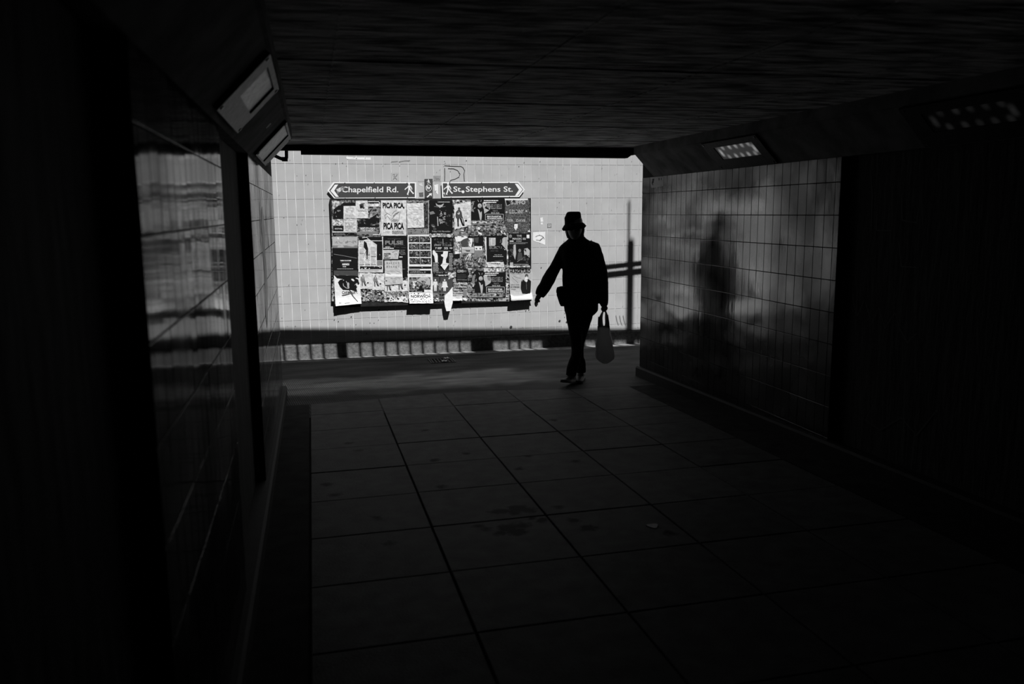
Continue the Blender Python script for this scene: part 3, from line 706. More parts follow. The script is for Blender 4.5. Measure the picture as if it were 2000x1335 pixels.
p.text('HIGHER', 750, 494, 763.5, 497, BK, .05); p.text('VIEW', 750, 498, 759, 501, BK, .05); p.text('MARKET', 750, 502.3, 763, 505, BK, .05); p.stroke([(766,493),(771,490),(777,489)], .6, DG); p.stroke([(770,496),(773,498),(775,495),(772,494)], .6, MG); p.lines(766, 499, 776, 504, 2, LG, .6, .3)
p.done('leaflet', 'pale slanted leaflet stuck across the black heartbeat-title poster', 'leaflet', 'leaflets pasted over posters')
p = poster(751, 508, 786, 556, ink(.5), 4, .0012, c=[(751,508.5),(785,508),(787,554),(752,556.5)])
for k, ch in enumerate('MAKERS'): p.text(ch, 755+k*4.4, 511.5, 757.6+k*4.4, 515.5, MG, .01)
for k, ch in enumerate('MARKET'): p.text(ch, 755+k*4.4, 518.5, 757.6+k*4.4, 522.5, MG, .01)
p.lines(757, 527, 783, 530, 1, LG, .9, .5); p.stroke([(756,533.5),(764,535.5),(776,534),(783,534.5)], .8, MG); p.rect(752, 534, 786, 541, WH); p.rect(753.5, 547, 756, 549, DG, 1, 1); p.rect(767, 547, 773, 552, LG, 1, 1); p.text('08', 767.5, 547.5, 772.5, 551.5, MG); p.lines(762, 542, 785, 545, 2, LG, .5, .3)
p.done('leaflet', 'pale creased market leaflet with spaced capitals over the black poster', 'leaflet', 'leaflets pasted over posters')
p = poster(796, 458, 843.5, 535, WH, 2, .0005, c=[(796,459),(842,457.5),(844,534),(797,536)])
for j in range(4):
    for i in range(2):
        xx = 798.2+i*21.6+j*.5; yy = 461.2+j*14.1; p.rect(xx, yy, xx+(21 if i == 0 else 20.5), yy+11.6, PD)
        p.blobs(xx+1, yy+1, xx+19, yy+10.5, 6, MG, 1, 2.6); p.blobs(xx+1, yy+1, xx+19, yy+10.5, 3, LG, .8, 1.8)
p.stroke([(819.2,461),(820.8,517)], .8, LG); p.rect(799, 520, 843, 523.8, BK); p.lines(802, 521, 830, 523, 1, LG, .6, .5); p.rect(799, 524.5, 820, 526.2, LG); p.rect(798.5, 527.8, 841.5, 533.6, BK); p.text('RAINDANCE', 801, 529, 838, 532.6, LG, .0)
p.done('poster', 'white-bordered poster with eight dark pictures in two columns', 'poster', 'posters on the notice board')
p = poster(797, 534, 845.5, 591, WH, 3, .0006, curl=.05, c=[(796,535),(845,534.5),(845.5,591),(799,591.5)], ragged=.3)
p.lines(802, 535.5, 839, 539, 2, LG, .9, .4); p.rect(799, 541, 841, 570, PM)
p.poly([(822,541),(836,540.5),(841,546),(840,557),(836,563),(831,564.5),(828,560),(824,552),(816,549),(806,550),(802,553),(806,546),(814,547)], LG); p.stroke([(802,553),(807,550),(816,549),(824,552),(828,560),(832,564.5),(837,562),(840.6,556)], 1.5, BK); p.stroke([(841,556),(841.5,547),(837,541)], .9, BK)
for k in range(9): a = .2+k*.65; p.stroke([(833.5,551),(833.5+6*cos(a),551+8*sin(a))], .6, DG)
p.blobs(806, 549, 824, 563, 14, WH, 1, 2.8); p.poly([(820,557),(825,557),(826,568),(817,566)], BK); p.stroke([(808,562),(813,564),(818,561)], .8, BK); p.ell(813, 552, 2, 1.3, BK)
for k in range(5): p.stroke([(800,557+k*2.6),(809,557+k*2.6)], .8, DG)
p.rect(814, 565, 828, 570, BK); p.stroke([(814,568.8),(825,568.8)], .6, WH); p.rect(828.5, 565.5, 841, 570, WH); p.text('NORWICH', 802.5, 575.5, 840, 581, BK, .02)
p.blobs(800, 571.5, 842, 575, 16, BK, .5, 1.1); p.blobs(800, 581.8, 842, 585.5, 16, BK, .5, 1.2); p.text('SAT 6TH AUG 22', 803, 586.5, 840, 589.5, DG, .01)
p.done('poster', 'white festival poster with a swirling bubble drawing, curling below the board', 'poster', 'posters on the notice board')
p = poster(843, 464, 886, 531, BK, 1, .0005)
p.blobs(846, 466, 884, 480, 12, DG, 1, 3); p.stroke([(865,466),(865.5,480)], .8, LG); p.text('JONNY', 848, 477, 862, 480.5, LG, .02); p.text('CLUB', 868, 477, 882, 480.5, MG, .02); p.text('7 SEP', 850, 482.3, 863, 486.5, LG, .05); p.text('22', 867, 482.3, 875, 486.5, LG, .05); p.poly([(877,484),(881,482.5),(885,484),(881,486)], LG)
p.stroke([(846,490.3),(880,490.3)], .8, LG); p.lines(877, 494, 885, 528, 12, LG, .9, .5); p.lines(846, 512, 858, 530, 7, LG, .9, .5); p.lines(858, 524, 878, 530, 2, DG, .9, .5); p.stroke([(845,531),(884,530)], .6, MG)
p.poly([(845,489),(848,488),(851,493),(854,495),(855,500),(855,512),(850,512),(848,500),(845,496)], WH); p.poly([(866,490),(875,490.5),(874,500),(871,506),(871,513),(864,513),(866,502),(862,500),(861,497),(865,496)], WH)
p.done('poster', 'black listings poster scarred by two torn white patches', 'poster', 'posters on the notice board')
p = Sheet([(866,511.5),(877,514.5),(868.5,527.5),(860.5,518)], WH, YB-.017, .0005, seed=41, nx=4, ny=4, ragged=.2); p.stroke([(863,516),(875.5,515.5)], .5, LG)
p.done('leaflet', 'small white diamond-tilted scrap on the black listings poster', 'paper scrap')
p = poster(886, 458, 947, 526, PM, 1, .0008, ragged=.8)
p.poly([(888,463),(893,460),(899,461),(913,459),(913,464),(905,467),(900,471),(891,472)], WH); p.poly([(901,471),(907,466),(913,464.5),(914,482),(903,481)], DG); p.poly([(888,474),(894,473),(900,480),(901,492),(889,490)], PL); p.poly([(889,484),(900,486),(901,494),(889,496)], WH); p.stroke([(891,486),(898,493)], .8, DG); p.stroke([(894,484),(901,490)], .7, DG)
p.poly([(915,465),(923,465),(922,476),(920,483),(916,480)], WH); p.stroke([(917,473),(921,477)], 1.2, BK); p.rect(926, 461, 944, 480, BK); p.poly([(927,464),(935,463),(934,474),(928,474)], DG)
p.rect(902, 482, 926, 494, LG); p.rect(904, 488, 918, 491, DG); p.rect(902, 484, 926, 485, WH); p.rect(927, 480.5, 941.5, 488.5, WH); p.rect(929, 484, 939, 486.5, BK); p.rect(927, 489, 942, 502, MG); p.blobs(929, 490, 941, 502, 6, DG, 1, 2.5)
p.poly([(884,496),(898,496),(898,504),(886,504)], BK); p.blobs(886, 504, 903, 516, 7, MG, 2, 4); p.ell(891, 508, 3, 1.4, LG)
for a, c in (((916.5,495),(908,508)),((918,495),(913,512)),((919,495),(918,508)),((921,508),(923,516))): p.stroke([a, c], 1.5, WH, .6)
p.stroke([(938,503),(934,512)], 1.3, WH); p.blobs(905, 508, 945, 524, 16, DG, 1.5, 3.5); p.blobs(905, 510, 945, 524, 10, LG, .8, 2); p.rect(913, 524, 922, 526, WH); p.stroke([(886,522),(892,518),(900,519),(906,515)], .9, BK)
p.done('poster', 'patchwork of torn overlapping bills beside the black listings poster', 'poster', 'posters on the notice board')
p = poster(947, 460, 991, 520, BK, 2, .0004, c=[(950,460),(990,460),(990,515),(951,519)])
p.rect(955, 464, 968, 480, LG); 
for k in range(4): p.stroke([(957+k*3,465),(957+k*3,478)], .8, WH if k % 2 else MG)
p.poly([(981,466),(984,463),(991,463),(991,492),(987,485),(980,479),(977,478),(981,473)], LG); p.stroke([(985,465),(985.5,480)], .8, WH); p.stroke([(988,464),(988,484)], .8, MG)
p.poly([(966,480),(969,476),(980,477),(986,484),(990,493),(988,500),(960,496)], BK); p.ell(974.5, 471, 6, 9, BK); p.blobs(971, 467, 979, 473, 3, MG, .6, 1.2); p.text('BURSUE', 956, 480.5, 984, 486, MG, .01); p.lines(958, 488.5, 982, 491, 1, DG, .95, .6)
p.text('Friday 23rd Sept', 966, 496.5, 982, 498.5, LG, .03); p.lines(963, 499.5, 985, 501.5, 1, LG, .95, .6); p.stroke([(966,509.5),(982,508)], .5, MG); p.ell(986, 487, .9, 1, WH)
p.done('poster', 'dark poster of a shadowed head before pale curtains', 'poster', 'posters on the notice board')
p = poster(946, 463, 953, 522, PW, 1, .001, c=[(946.5,463),(950.5,462),(953,520),(950,522)], ragged=.7); p.done('paper_remnant', 'long narrow white torn edge beside the dark curtain poster', 'paper scrap')
p = poster(949, 512, 985, 524, PW, 3, .001, c=[(949,511),(984,510.5),(985,521),(953,522)], ragged=.9); p.lines(960, 513, 982, 516, 1, DG, .8, .5); p.stroke([(954,514),(983,518)], .6, MG); p.done('paper_remnant', 'creased white strip under the dark curtain poster', 'paper scrap')
p = poster(993, 455, 1036, 519, BK, 1, .0004)
p.text('THE', 1009, 458.5, 1019, 462, LG, .02); p.text('MAGIC ES', 1001, 464, 1027, 468, LG, .03); p.ell(997, 461, 3, 3.4, MG); p.ell(997, 461, 2, 2.4, BK); p.rect(1028.5, 458, 1034, 465, WH, 1, 1); p.text('L6', 1029.3, 459.5, 1033.4, 463.5, BK)
p.rect(995.5, 469.7, 1003, 471.6, WH); p.text('SEPTEMBER', 1008, 469.7, 1019, 471.4, LG, .03); p.lines(995, 472.8, 1034, 476.5, 2, MG, .95, .6)
p.poly([(1003,478),(1007,477),(1008,495),(1006,507),(1002,496)], LG); p.ell(1015, 489, 2.6, 3.4, MG); p.poly([(1012,493),(1019,493),(1021,508),(1010,508)], DG); p.poly([(1023,486),(1030,484),(1035,489),(1034,503),(1028,497),(1024,498)], LG); p.blobs(1022, 484, 1034, 500, 5, BK, 1, 2.4)
p.blobs(995, 480, 1003, 512, 10, DG, 1, 3); p.blobs(1008, 498, 1034, 513, 8, DG, 1.5, 3); p.stroke([(1010,511),(1016,507),(1021,505)], 1, MG); p.lines(1003, 515, 1034, 516.8, 1, LG, .95, .6); p.rect(996, 512, 1002, 519, LG)
p.done('poster', 'black cabaret-style poster with several posed figures near the board edge', 'poster', 'posters on the notice board')
p = poster(990, 518, 1036, 524, PL, 2, .001, c=[(988,519),(1034,518),(1035,521.5),(988,522.5)], ragged=.7); p.done('paper_remnant', 'thin pale torn strip above the suited man poster', 'paper scrap')

# row 3 ----------------------------------------------------------
coat = [(702,533,727,564,'white poster of a man in a coat beside the leaping dancer poster', 709, 536, 23, 718.5, 552),
        (727,534,751,566,'white poster of a man in a coat, half under the market leaflet edge', 733.5, 537, 23, 743, 554)]
for x0, y0, x1, y1, lab, mx, my, mh, sx, sy in coat:
    p = poster(x0, y0, x1, y1, PW, 2, .001, ragged=.9); p.man(mx, my, mh, MG, BK); p.ell(sx, sy, 1.8, 1.4, BK); p.lines(x0+13, y0+2, x1-2, y0+7, 3, LG, .5, .4)
    p.done('poster', lab, 'poster', 'coat figure posters')
for x0, x1, lab, mx in ((751.5, 775, 'white coat figure poster with only its legs showing below the market leaflet', 758), (775, 797, 'white coat figure poster beside the bubble drawing poster', 781)):
    p = poster(x0, 548, x1, 569, PW, 2, .001, ragged=.8); p.man(mx, 545 if x0 < 760 else 543, 23, MG, BK); p.ell(mx+10, 556.5, 1.7, 1.4, BK); p.done('poster', lab, 'poster', 'coat figure posters')
for x0, y0, x1, y1, m, lab in ((706,566,727,588,PX,'torn mottled scrap beside the curling dancer poster'), (727,566,750,589,PM,'grey torn picture scrap below two coat figure posters'),
        (750,568,774,580,PL,'pale banded scrap below the market leaflet'), (774,569,797,590,PX,'crumpled torn scrap beside the bubble drawing poster')):
    p = poster(x0, y0, x1, y1, m, 1, .0015, ragged=1.3); p.blobs(x0+1, y0+1, x1-1, y1-1, 7, BK, 1, 3); p.blobs(x0+1, y0+1, x1-1, y1-1, 7, WH, .8, 2.6); p.blobs(x0+1, y0+1, x1-1, y1-1, 5, MG, 1, 3)
    p.done('paper_remnant', lab, 'paper scrap', 'torn scraps along the foot of the board')
p = Sheet([(752,580),(797,578),(797,590),(750,589)], WH, YB-.010, .002, seed=51, nx=12, ny=3, ragged=1.0); p.blobs(753, 579, 796, 588, 12, BK, 1, 2.6); p.blobs(753, 580, 796, 588, 8, MG, 1, 2.6)
p.done('paper_remnant', 'ragged white lower edge between the dancer and bubble drawing posters', 'paper scrap', 'torn scraps along the foot of the board')
p = poster(844, 533, 884, 582, DG, 1, .0005, c=[(844,534),(884,532.5),(884,581),(845,584)])
p.rect(844, 533, 884, 540, BK); p.text('runaway kids', 851, 535.5, 876, 539.3, WH, .04); p.stroke([(859,541),(859.5,574)], 1.6, BK)
def icon(p, x, y, h, skirt, m):
    p.ell(x, y+.07*h, .065*h, .08*h, m); p.poly([(x-.16*h,y+.19*h),(x+.16*h,y+.19*h),(x+.22*h,y+.5*h),(x+.16*h,y+.52*h),(x+.12*h,y+.34*h),(x-.12*h,y+.34*h),(x-.16*h,y+.52*h),(x-.22*h,y+.5*h)], m)
    if skirt: p.poly([(x-.08*h,y+.3*h),(x+.08*h,y+.3*h),(x+.3*h,y+.68*h),(x-.3*h,y+.7*h)], m)
    else: p.poly([(x-.12*h,y+.3*h),(x+.12*h,y+.3*h),(x+.12*h,y+.66*h),(x-.12*h,y+.66*h)], m)
    p.poly([(x-.11*h,y+.64*h),(x-.01*h,y+.64*h),(x-.02*h,y+h),(x-.1*h,y+h)], m); p.poly([(x+.01*h,y+.64*h),(x+.11*h,y+.64*h),(x+.1*h,y+h),(x+.02*h,y+h)], m)
icon(p, 850.3, 545, 23, False, WH); icon(p, 868.5, 545, 23, True, WH); icon(p, 859.5, 549, 18, False, MG); p.blobs(856, 549, 863, 567, 6, LG, .5, 1.2)
p.rect(846, 572, 884, 579, MG); p.rect(851, 573, 868, 578, BK); p.text('CITY', 856, 574, 863, 577, LG)
p.done('poster', 'dark poster with a white paper-doll family above the dangling white strip', 'poster', 'posters on the notice board')
p = Sheet([(875,531),(888,533),(889,541),(876,545)], PL, YB-.012, .001, seed=61, nx=4, ny=4, ragged=.7); p.blobs(877, 534, 887, 542, 5, WH, 1, 2); p.done('paper_remnant', 'pale torn flap at the upper corner of the paper-doll family poster', 'paper scrap')
p = poster(891, 525, 914, 550, BK, 2, .0005); p.text('COWS', 893, 526.5, 905, 532, LG, .05); p.text('RIO', 905, 527.5, 911, 531, MG, .04); p.lines(893, 535, 912, 548, 5, DG, .9, .4); p.stroke([(893,546),(912,546.5)], .5, LG)
p.done('poster', 'small black bill with crowded pale lettering below the patchwork of torn bills', 'poster', 'posters on the notice board')
p = poster(884, 549, 916, 580, PX, 1, .0015, ragged=1.2)
for a in (554, 560, 566, 571): p.stroke([(886,a),(895,a-.6),(912,a+.4)], 1.1, WH); p.stroke([(888,a+2.4),(903,a+2),(911,a+2.6)], 1.3, BK)
p.blobs(885, 550, 915, 578, 12, MG, 1.5, 3); p.rect(886, 573, 905, 578, LG); p.poly([(905,560),(912,570),(911,579),(904,578)], MG)
p.done('paper_remnant', 'layered torn scraps between the small black bill and the dangling white strip', 'paper scrap')
for y, lab in ((528, 'square grey flyer above its twin, below the patchwork of torn bills'), (551, 'square grey flyer beneath its twin near the foot of the board')):
    p = poster(914, y, 927, y+20, PM, 2, .0006); p.blobs(915, y+2, 926, y+12, 6, LG, 1, 2.6); p.ell(920.5, y+6, 2, 2.6, DG); p.blobs(915, y+12, 926, y+19, 4, MG, 1.5, 3); p.done('flyer', lab, 'flyer', 'pair of square flyers')
p = poster(925, 528, 987, 578, BK, 2, .0004); devil(p, 922, 530)
p.done('poster', 'wide dark event poster with a boxed date in the bottom row', 'poster', 'wide dark event posters')
p = poster(945, 523, 986, 531, PL, 3, .001, ragged=.9); p.blobs(947, 524, 985, 530, 7, WH, 1, 3); p.done('paper_remnant', 'pale crumpled strip across the top of the bottom-row event poster', 'paper scrap')
p = poster(986, 524, 994, 580, PX, 1, .001, ragged=.8); p.blobs(987, 526, 993, 578, 10, WH, .8, 2.2); p.blobs(987, 526, 993, 578, 7, MG, .8, 2.2); p.done('paper_remnant', 'vertical torn shreds between the bottom-row event poster and the suited man poster', 'paper scrap')
p = poster(914, 572, 992, 580, PL, 1, .0012, ragged=1); p.blobs(916, 573, 990, 579, 12, WH, 1, 3); p.blobs(916, 573, 990, 579, 8, BK, 1, 2.5); p.done('paper_remnant', 'long torn strip along the foot of the bottom-row event poster', 'paper scrap')
p = Sheet([(994,524),(1038,525),(1040,584),(997,586)], LG, YB-.012, .0005, curl=.045, seed=71, ragged=.2)
p.rect(994.5, 523.5, 1036, 526, BK); p.text('HUNGRTURO', 996, 526, 1036, 533.5, BK, .05); p.stroke([(997,534.7),(1020,534.7)], .5, MG)
p.poly([(1018,548),(1023,545),(1033,545),(1037,549),(1036,570),(1034,574),(1020,573),(1017,562)], BK); p.poly([(1025,541),(1031,541),(1030,549),(1028,551),(1025,548)], WH); p.ell(1028.5, 538.5, 3.3, 3.8, DG); p.ell(1028.5, 540.5, 1.9, 2.2, LG); p.stroke([(1028,550),(1028.3,572)], .4, MG); p.stroke([(1018,549),(1022,547)], 1.6, MG); p.poly([(1025,541.5),(1022.5,546),(1026,550)], LG)
p.text('JOKE AND', 997.5, 554.5, 1014, 557.5, MG, .03); p.text('BY STEPHEN', 997.5, 559, 1014.5, 562, DG, .03); p.text('DARK', 998.5, 563.5, 1008, 566, MG, .03); p.poly([(996,574),(1003,578),(1018,577),(1038,571),(1039,582),(998,583)], WH)
p.stroke([(1000,541),(1004,545),(1009,549),(1012,552)], .5, MG); p.stroke([(1002,538),(1010,542),(1018,543)], .4, MG)
p.done('poster', 'light grey poster of a man in a dark suit, lifting off the board corner', 'poster', 'posters on the notice board')
p = Sheet([(996,580),(1040,579),(1042,585),(999,588)], PL, YB-.010, .001, curl=.04, seed=73, ragged=.4); p.stroke([(1000,585),(1018,584.5),(1038,582)], 1.3, BK); p.done('paper_remnant', 'dirty under-sheet showing below the suited man poster', 'paper scrap')
p = Sheet([(868,575),(883,561),(882,590),(866,590)], WH, YB-.020, .0006, seed=81, nx=5, ny=6); st1 = p
p.body = MB()
pts = [(884,560),(884.5,575),(884,590),(879.5,606.5),(871.5,607),(869,598),(867.5,588),(868.5,577),(877,569)]
front = [Vector((on_y(x, y, YB-.02).x, YB-.012-.028*max(0, (y-560)/47), on_y(x, y, YB-.02).z)) for x, y in pts]
p.body.add(front+[v+Vector((0, .0012, 0)) for v in front], [tuple(range(9)), tuple(range(17, 8, -1))]+[(i, 9+i, 9+(i+1) % 9, (i+1) % 9) for i in range(9)], WH)
p.pr = MB(); p.done('paper_strip', 'torn blank white strip dangling below the foot of the board', 'paper scrap')
p = Sheet([(884,578),(903,578),(902.5,586),(884,586.5)], PW, YB-.012, .001, curl=.02, seed=82, nx=6, ny=3, ragged=.5); p.done('paper_remnant', 'small pale flap hanging beside the dangling white strip', 'paper scrap')
p = Sheet([(845,582),(858,580),(857,586),(849,589)], PX, YB-.010, .001, seed=83, nx=5, ny=3, ragged=.6); p.blobs(846, 582, 857, 588, 5, WH, 1, 2); p.done('paper_remnant', 'curled scrap at the foot of the board between the bubble drawing and family posters', 'paper scrap')

# ------------------------------------------------------------------ direction signs
mat_sign = mat('sign_blue_grey', .055, .45, .5, var=.06, scale=20)
mat_signw = mat('sign_white', .78, .45, .4, var=.04, scale=20)
class Plate(Sheet):
    """rigid sign plate with real thickness"""
    def __init__(s, outline, m, Y, th=.004):
        Sheet.__init__(s, box_c(*(min(p[0] for p in outline), min(p[1] for p in outline), max(p[0] for p in outline), max(p[1] for p in outline))), m, Y, 0)
        b = MB(); n = len(outline); F = [s.w(x, y, 0) for x, y in outline]; Bk = [v+Vector((0, th, 0)) for v in F]
        b.add(F+Bk, [tuple(range(n)), tuple(range(2*n-1, n-1, -1))]+[(i, n+i, n+(i+1) % n, (i+1) % n) for i in range(n)], m); s.body = b
    def new(s): s.pr = MB(); return s
def walker(p, x, y, h, m, flip=1):
    q = lambda L: [(x+flip*a*h, y+b*h) for a, b in L]
    p.ell(x-.02*h*flip, y+.08*h, .075*h, .09*h, m); p.poly(q([(-.09,.19),(.07,.19),(.09,.34),(.07,.52),(-.09,.52),(-.10,.34)]), m)
    p.stroke(q([(-.06,.22),(-.16,.38),(-.30,.46),(-.36,.56)]), .075*h, m); p.stroke(q([(.05,.22),(.16,.36),(.22,.54)]), .07*h, m)
    p.stroke(q([(-.03,.48),(-.06,.70),(-.16,.95)]), .10*h, m); p.stroke(q([(-.16,.95),(-.07,.97)]), .05*h, m); p.stroke(q([(.03,.48),(.16,.68),(.33,.88)]), .10*h, m); p.stroke(q([(.31,.90),(.37,.80)]), .05*h, m)
def sign(outer, inner, chev, txt, tb, wk, bolts, label, disc=None, sticker=None):
    Y = YF-.032
    p = Plate(outer, mat_signw, Y, .005); cx = sum(a[0] for a in outer)/len(outer); cy = sum(a[1] for a in outer)/len(outer); L = on_y(cx, cy, Y)
    root = empty('direction_sign', (L.x, YF, L.z)); tag(root, label, 'sign')
    def emit(b, name, lab=None):
        o = b.build(name, root, loc=tuple(root.location)); o.location = (0, 0, 0)
        if name in ('lettering', 'walking_figure', 'round_sticker'): o['kind'] = 'stuff'
        if lab: o['label'] = lab
        return o
    emit(p.body, 'sign_plate')
    p.pr = MB(); p.poly(inner, mat_sign); emit(p.pr, 'sign_face', 'dark blue-grey field')
    p.pr = MB(); p.lift += .0005; p.poly(chev, mat_signw); emit(p.pr, 'chevron')
    p.pr = MB(); p.text(txt, *tb, mat_signw, .012); emit(p.pr, 'lettering')
    p.pr = MB(); walker(p, *wk[:3], mat_signw, wk[3]); emit(p.pr, 'walking_figure')
    for (x, y) in bolts:
        b = MB(); v = p.w(x, y, .001); b.tube([v, v+Vector((0, -.006, 0))], .005, mat_steel, 8); emit(b, 'bolt')
    if disc: p.pr = MB(); p.ell(*disc, mat_signw); p.stroke([(866,378),(868,383),(867,376)], 3, mat_signw); emit(p.pr, 'round_sticker')
    if sticker: p.pr = MB(); p.poly(sticker, PL); emit(p.pr, 'torn_sticker')
    for (x, y) in bolts[:3]:
        b = MB(); v = on_y(x, y+14, Y); b.box((v.x-.012, Y+.005, v.z-.03), (v.x+.012, YF, v.z+.03), mat_steel); emit(b, 'wall_bracket')
    return root
sign([(639.5,371.5),(651.5,355),(812.5,355),(813,386.6),(652.5,387.2)], [(643,371.5),(653.5,357.7),(810,357.8),(810.3,384.6),(654.5,385.8)],
     [(654,360.5),(660.5,360),(652.8,372),(661.8,384.3),(656,384.3),(645.3,372.3)], 'Chapelfield Rd.', (667.5, 364.3, 778, 378.8), (799.5, 357, 24, 1),
     [(673.5,356.8),(731,356.8),(795,357),(674,387),(732.5,386),(796,385.8)], 'dark direction sign pointing with its arrow tip away from the walking person',
     sticker=[(656,369.5),(669,364),(674,366),(671,372),(664,374),(659.5,378.5)])
sign([(862.5,355.5),(1013,354.5),(1025,370),(1014,384.5),(863.5,386)], [(865,357.7),(1011.5,357),(1022,370),(1012.5,382),(866,383.6)],
     [(1005.5,358.5),(1011,358.5),(1020.7,370),(1011,381.8),(1006,381.8),(1013.5,370.3)], 'St. Stephens St.', (885.5, 363.8, 1001.5, 377.6), (875.5, 357, 23.5, 1),
     [(878.5,356),(940.5,356.5),(994,356.3),(881,385.5),(941.5,385),(995,384.2)], 'dark direction sign with its arrow tip towards the walking person',
     disc=(904.3, 374.4, 2.8, 2.8))
p = Plate([(829.3,349.3),(845,349),(845.3,385.7),(829.8,386)], mat_sign, YF-.008, .006)
root = p.body.build('route_plate', loc=tuple(on_y(837, 368, YF-.008))); tag(root, 'small upright dark plate with a circled roman numeral between the two direction signs', 'sign')
def emit2(nm):
    o = p.pr.build(nm, root, loc=tuple(root.location)); o.location = (0, 0, 0); o['kind'] = 'stuff'
p.pr = MB(); walker(p, 837, 349.8, 9.5, mat_signw, 1); emit2('walking_figure')
p.pr = MB(); p.ell(837, 367, 6, 6.4, mat_signw, 24); p.ell(837, 367, 5.2, 5.5, mat_sign, 24); p.ell(837, 367, 4.7, 5, BK, 24); emit2('ring')
p.pr = MB(); p.text('IV', 833.2, 363.6, 841.2, 370.2, mat_signw, .05); emit2('numeral')
p.pr = MB(); p.stroke([(834,385),(840,379.5)], 2.2, mat_signw); p.poly([(837.3,378),(843.3,376.8),(843,382.8)], mat_signw); emit2('arrow')

# stickers, marks and graffiti on the tiles
def flat(cs, m, label, cat, name='sticker', deco=None, lift=.0012):
    s = Sheet(cs, m, YF-lift, 0, seed=9, nx=3, ny=3, ragged=.25)
    if deco: deco(s)
    return s.done(name, label, cat)
flat([(676,306),(724,307.5),(724,312),(677,310.5)], WH, 'white paper strip at the top of the tiled wall under the beam', 'sticker', deco=lambda s: s.blobs(690, 307, 715, 310, 3, BK, .6, 1.2))
flat([(764,337.5),(779,337),(779.5,352.5),(765,353)], ink(.40), 'rubbed scribbled sticker above the first direction sign', 'sticker', deco=lambda s: (s.stroke([(767,341),(771,340),(769,346),(774,344),(776,340)], 1.0, DG), s.stroke([(768,350),(772,347),(775,351)], 1.0, DG)))
flat([(846.5,343),(861,343),(860,352.5),(847,352.5)], ink(.28), 'grubby grey sticker above the gap between the signs', 'sticker', deco=lambda s: s.blobs(848, 344, 859, 351, 6, MG, 1, 2))
flat([(848,361),(856,359.5),(855.5,380),(849.5,373)], WH, 'white smear of torn label beside the roman numeral plate', 'sticker', deco=lambda s: s.stroke([(850,374),(852,372)], .8, DG))
flat([(818.5,376),(826.5,375.5),(826.8,384),(819,384)], ink(.09), 'small square dark sticker below a scuffed tile between the signs', 'sticker', deco=lambda s: s.lines(820, 377, 826, 383, 3, MG, .8, .4))
flat([(817,359),(824,357.5),(826,364),(820,362)], ink(.6), 'curved white scuff above the small square dark sticker', 'sticker')
flat([(1069,436.5),(1077,436.5),(1077,444.5),(1069,444.5)], ink(.16), 'tiny square grey sticker on a tile near the hat', 'sticker', deco=lambda s: (s.rect(1070.3, 437.8, 1075.8, 443.3, LG, 1, 1), s.stroke([(1071,441),(1073,439),(1075,442)], .7, DG)))
def arc(s):
    s.stroke([(1046,462+4*0)]+[(1053.5-9.5*cos(a), 468-8.5*sin(a)) for a in [.55+.25*k for k in range(11)]][1:], 1.3, MG); s.stroke([(1047,468.3),(1054,469),(1061,464)], 1.2, MG); s.stroke([(1054,470.5),(1059,466),(1060.5,463)], .9, DG)
s = Sheet([(1041,453.5),(1065,452),(1065,478),(1041,469.5)], WH, YF-.0015, 0, seed=12, nx=4, ny=4, ragged=.3); arc(s)
s.done('sticker', 'torn white sticker with a dial drawing beside the board, near the raised arm', 'sticker')
flat([(1055,425),(1060,424.5),(1061,432.5),(1056,433)], WH, 'small white flake of sticker above the dial sticker', 'sticker'); flat([(1056.3,434.5),(1059.8,434.5),(1060.5,438),(1056,438)], ink(.7), 'tiniest white flake just below the upper flake', 'sticker')
def graf(strokes, label, w=1.3, m=None):
    s = Sheet(box_c(800, 300, 801, 301), mat_ft, YF-.0010, 0, seed=5, nx=1, ny=1); s.pr = MB()
    for L in strokes: s.stroke(L, w, m or BK)
    o = s.pr.build('graffiti', loc=tuple(on_y(*strokes[0][0], YF))); tag(o, label, 'graffiti')
graf([[(868,323.5),(884,324.5),(900,324.8),(904,327),(907.5,333),(906,340),(907,354)], [(868.5,328),(868.8,340),(868.5,354)], [(875,329),(886,329.5),(894,333),(898.5,340),(896,346),(888,350),(880,352),(878.5,356)]], 'black marker scrawl of open curves above the second direction sign', 1.2)
graf([[(764,316),(777,315)], [(779,316),(790,314),(801,313.5)]], 'faint grey scribbled line high on the tiles above the signs', 1.8, ink(.22))
graf([[(990,376),(993,372),(996,376),(1000,372),(1004,376)], [(985,380),(1003,379)]], 'thin scratched tag under the lettering of the second direction sign', .5, LG) if False else None
# dabs and drip marks of dirt on the tiles
def dirt():
    s = Sheet(box_c(800, 300, 801, 301), mat_ft, YF-.0009, 0, seed=5, nx=1, ny=1); s.pr = MB(); rnd = random.Random(5)
    for _ in range(110):
        x = rnd.uniform(535, 1248); y = rnd.choice([rnd.uniform(308, 352), rnd.uniform(392, 640), rnd.uniform(600, 640)])
        if 640 < x < 1042 and 350 < y < 600: continue
        s.ell(x, y, rnd.uniform(.3, 1.0), rnd.uniform(.4, 1.3), rnd.choice([DG, MG, MG, ink(.14)]), 6)
    for _ in range(60):
        x = rnd.uniform(535, 1248); y = rnd.uniform(310, 640)
        if 630 < x < 1045 and 350 < y < 600: continue
        s.stroke([(x, y), (x+rnd.uniform(-2, 2), y+rnd.uniform(-2, 3))], .5, rnd.choice([MG, DG]))
    for x, y, r in [(998,638,2.6),(1093,626,2),(1107,628,1.8),(1057,522,1),(1033,604.5,1),(1027,606,1),(686,618,1.1),(653,624,.9),(661,627,.9),(716,651,1.3),(740,604,1.6)]: s.ell(x, y, r, r, DG, 8)
    for x in (1203, 1210, 1217): s.stroke([(x,615),(x+2,626),(x+5,634)], .8, MG)
    o = s.pr.build('grime_specks', wall_far); o['kind'] = 'stuff'
dirt()

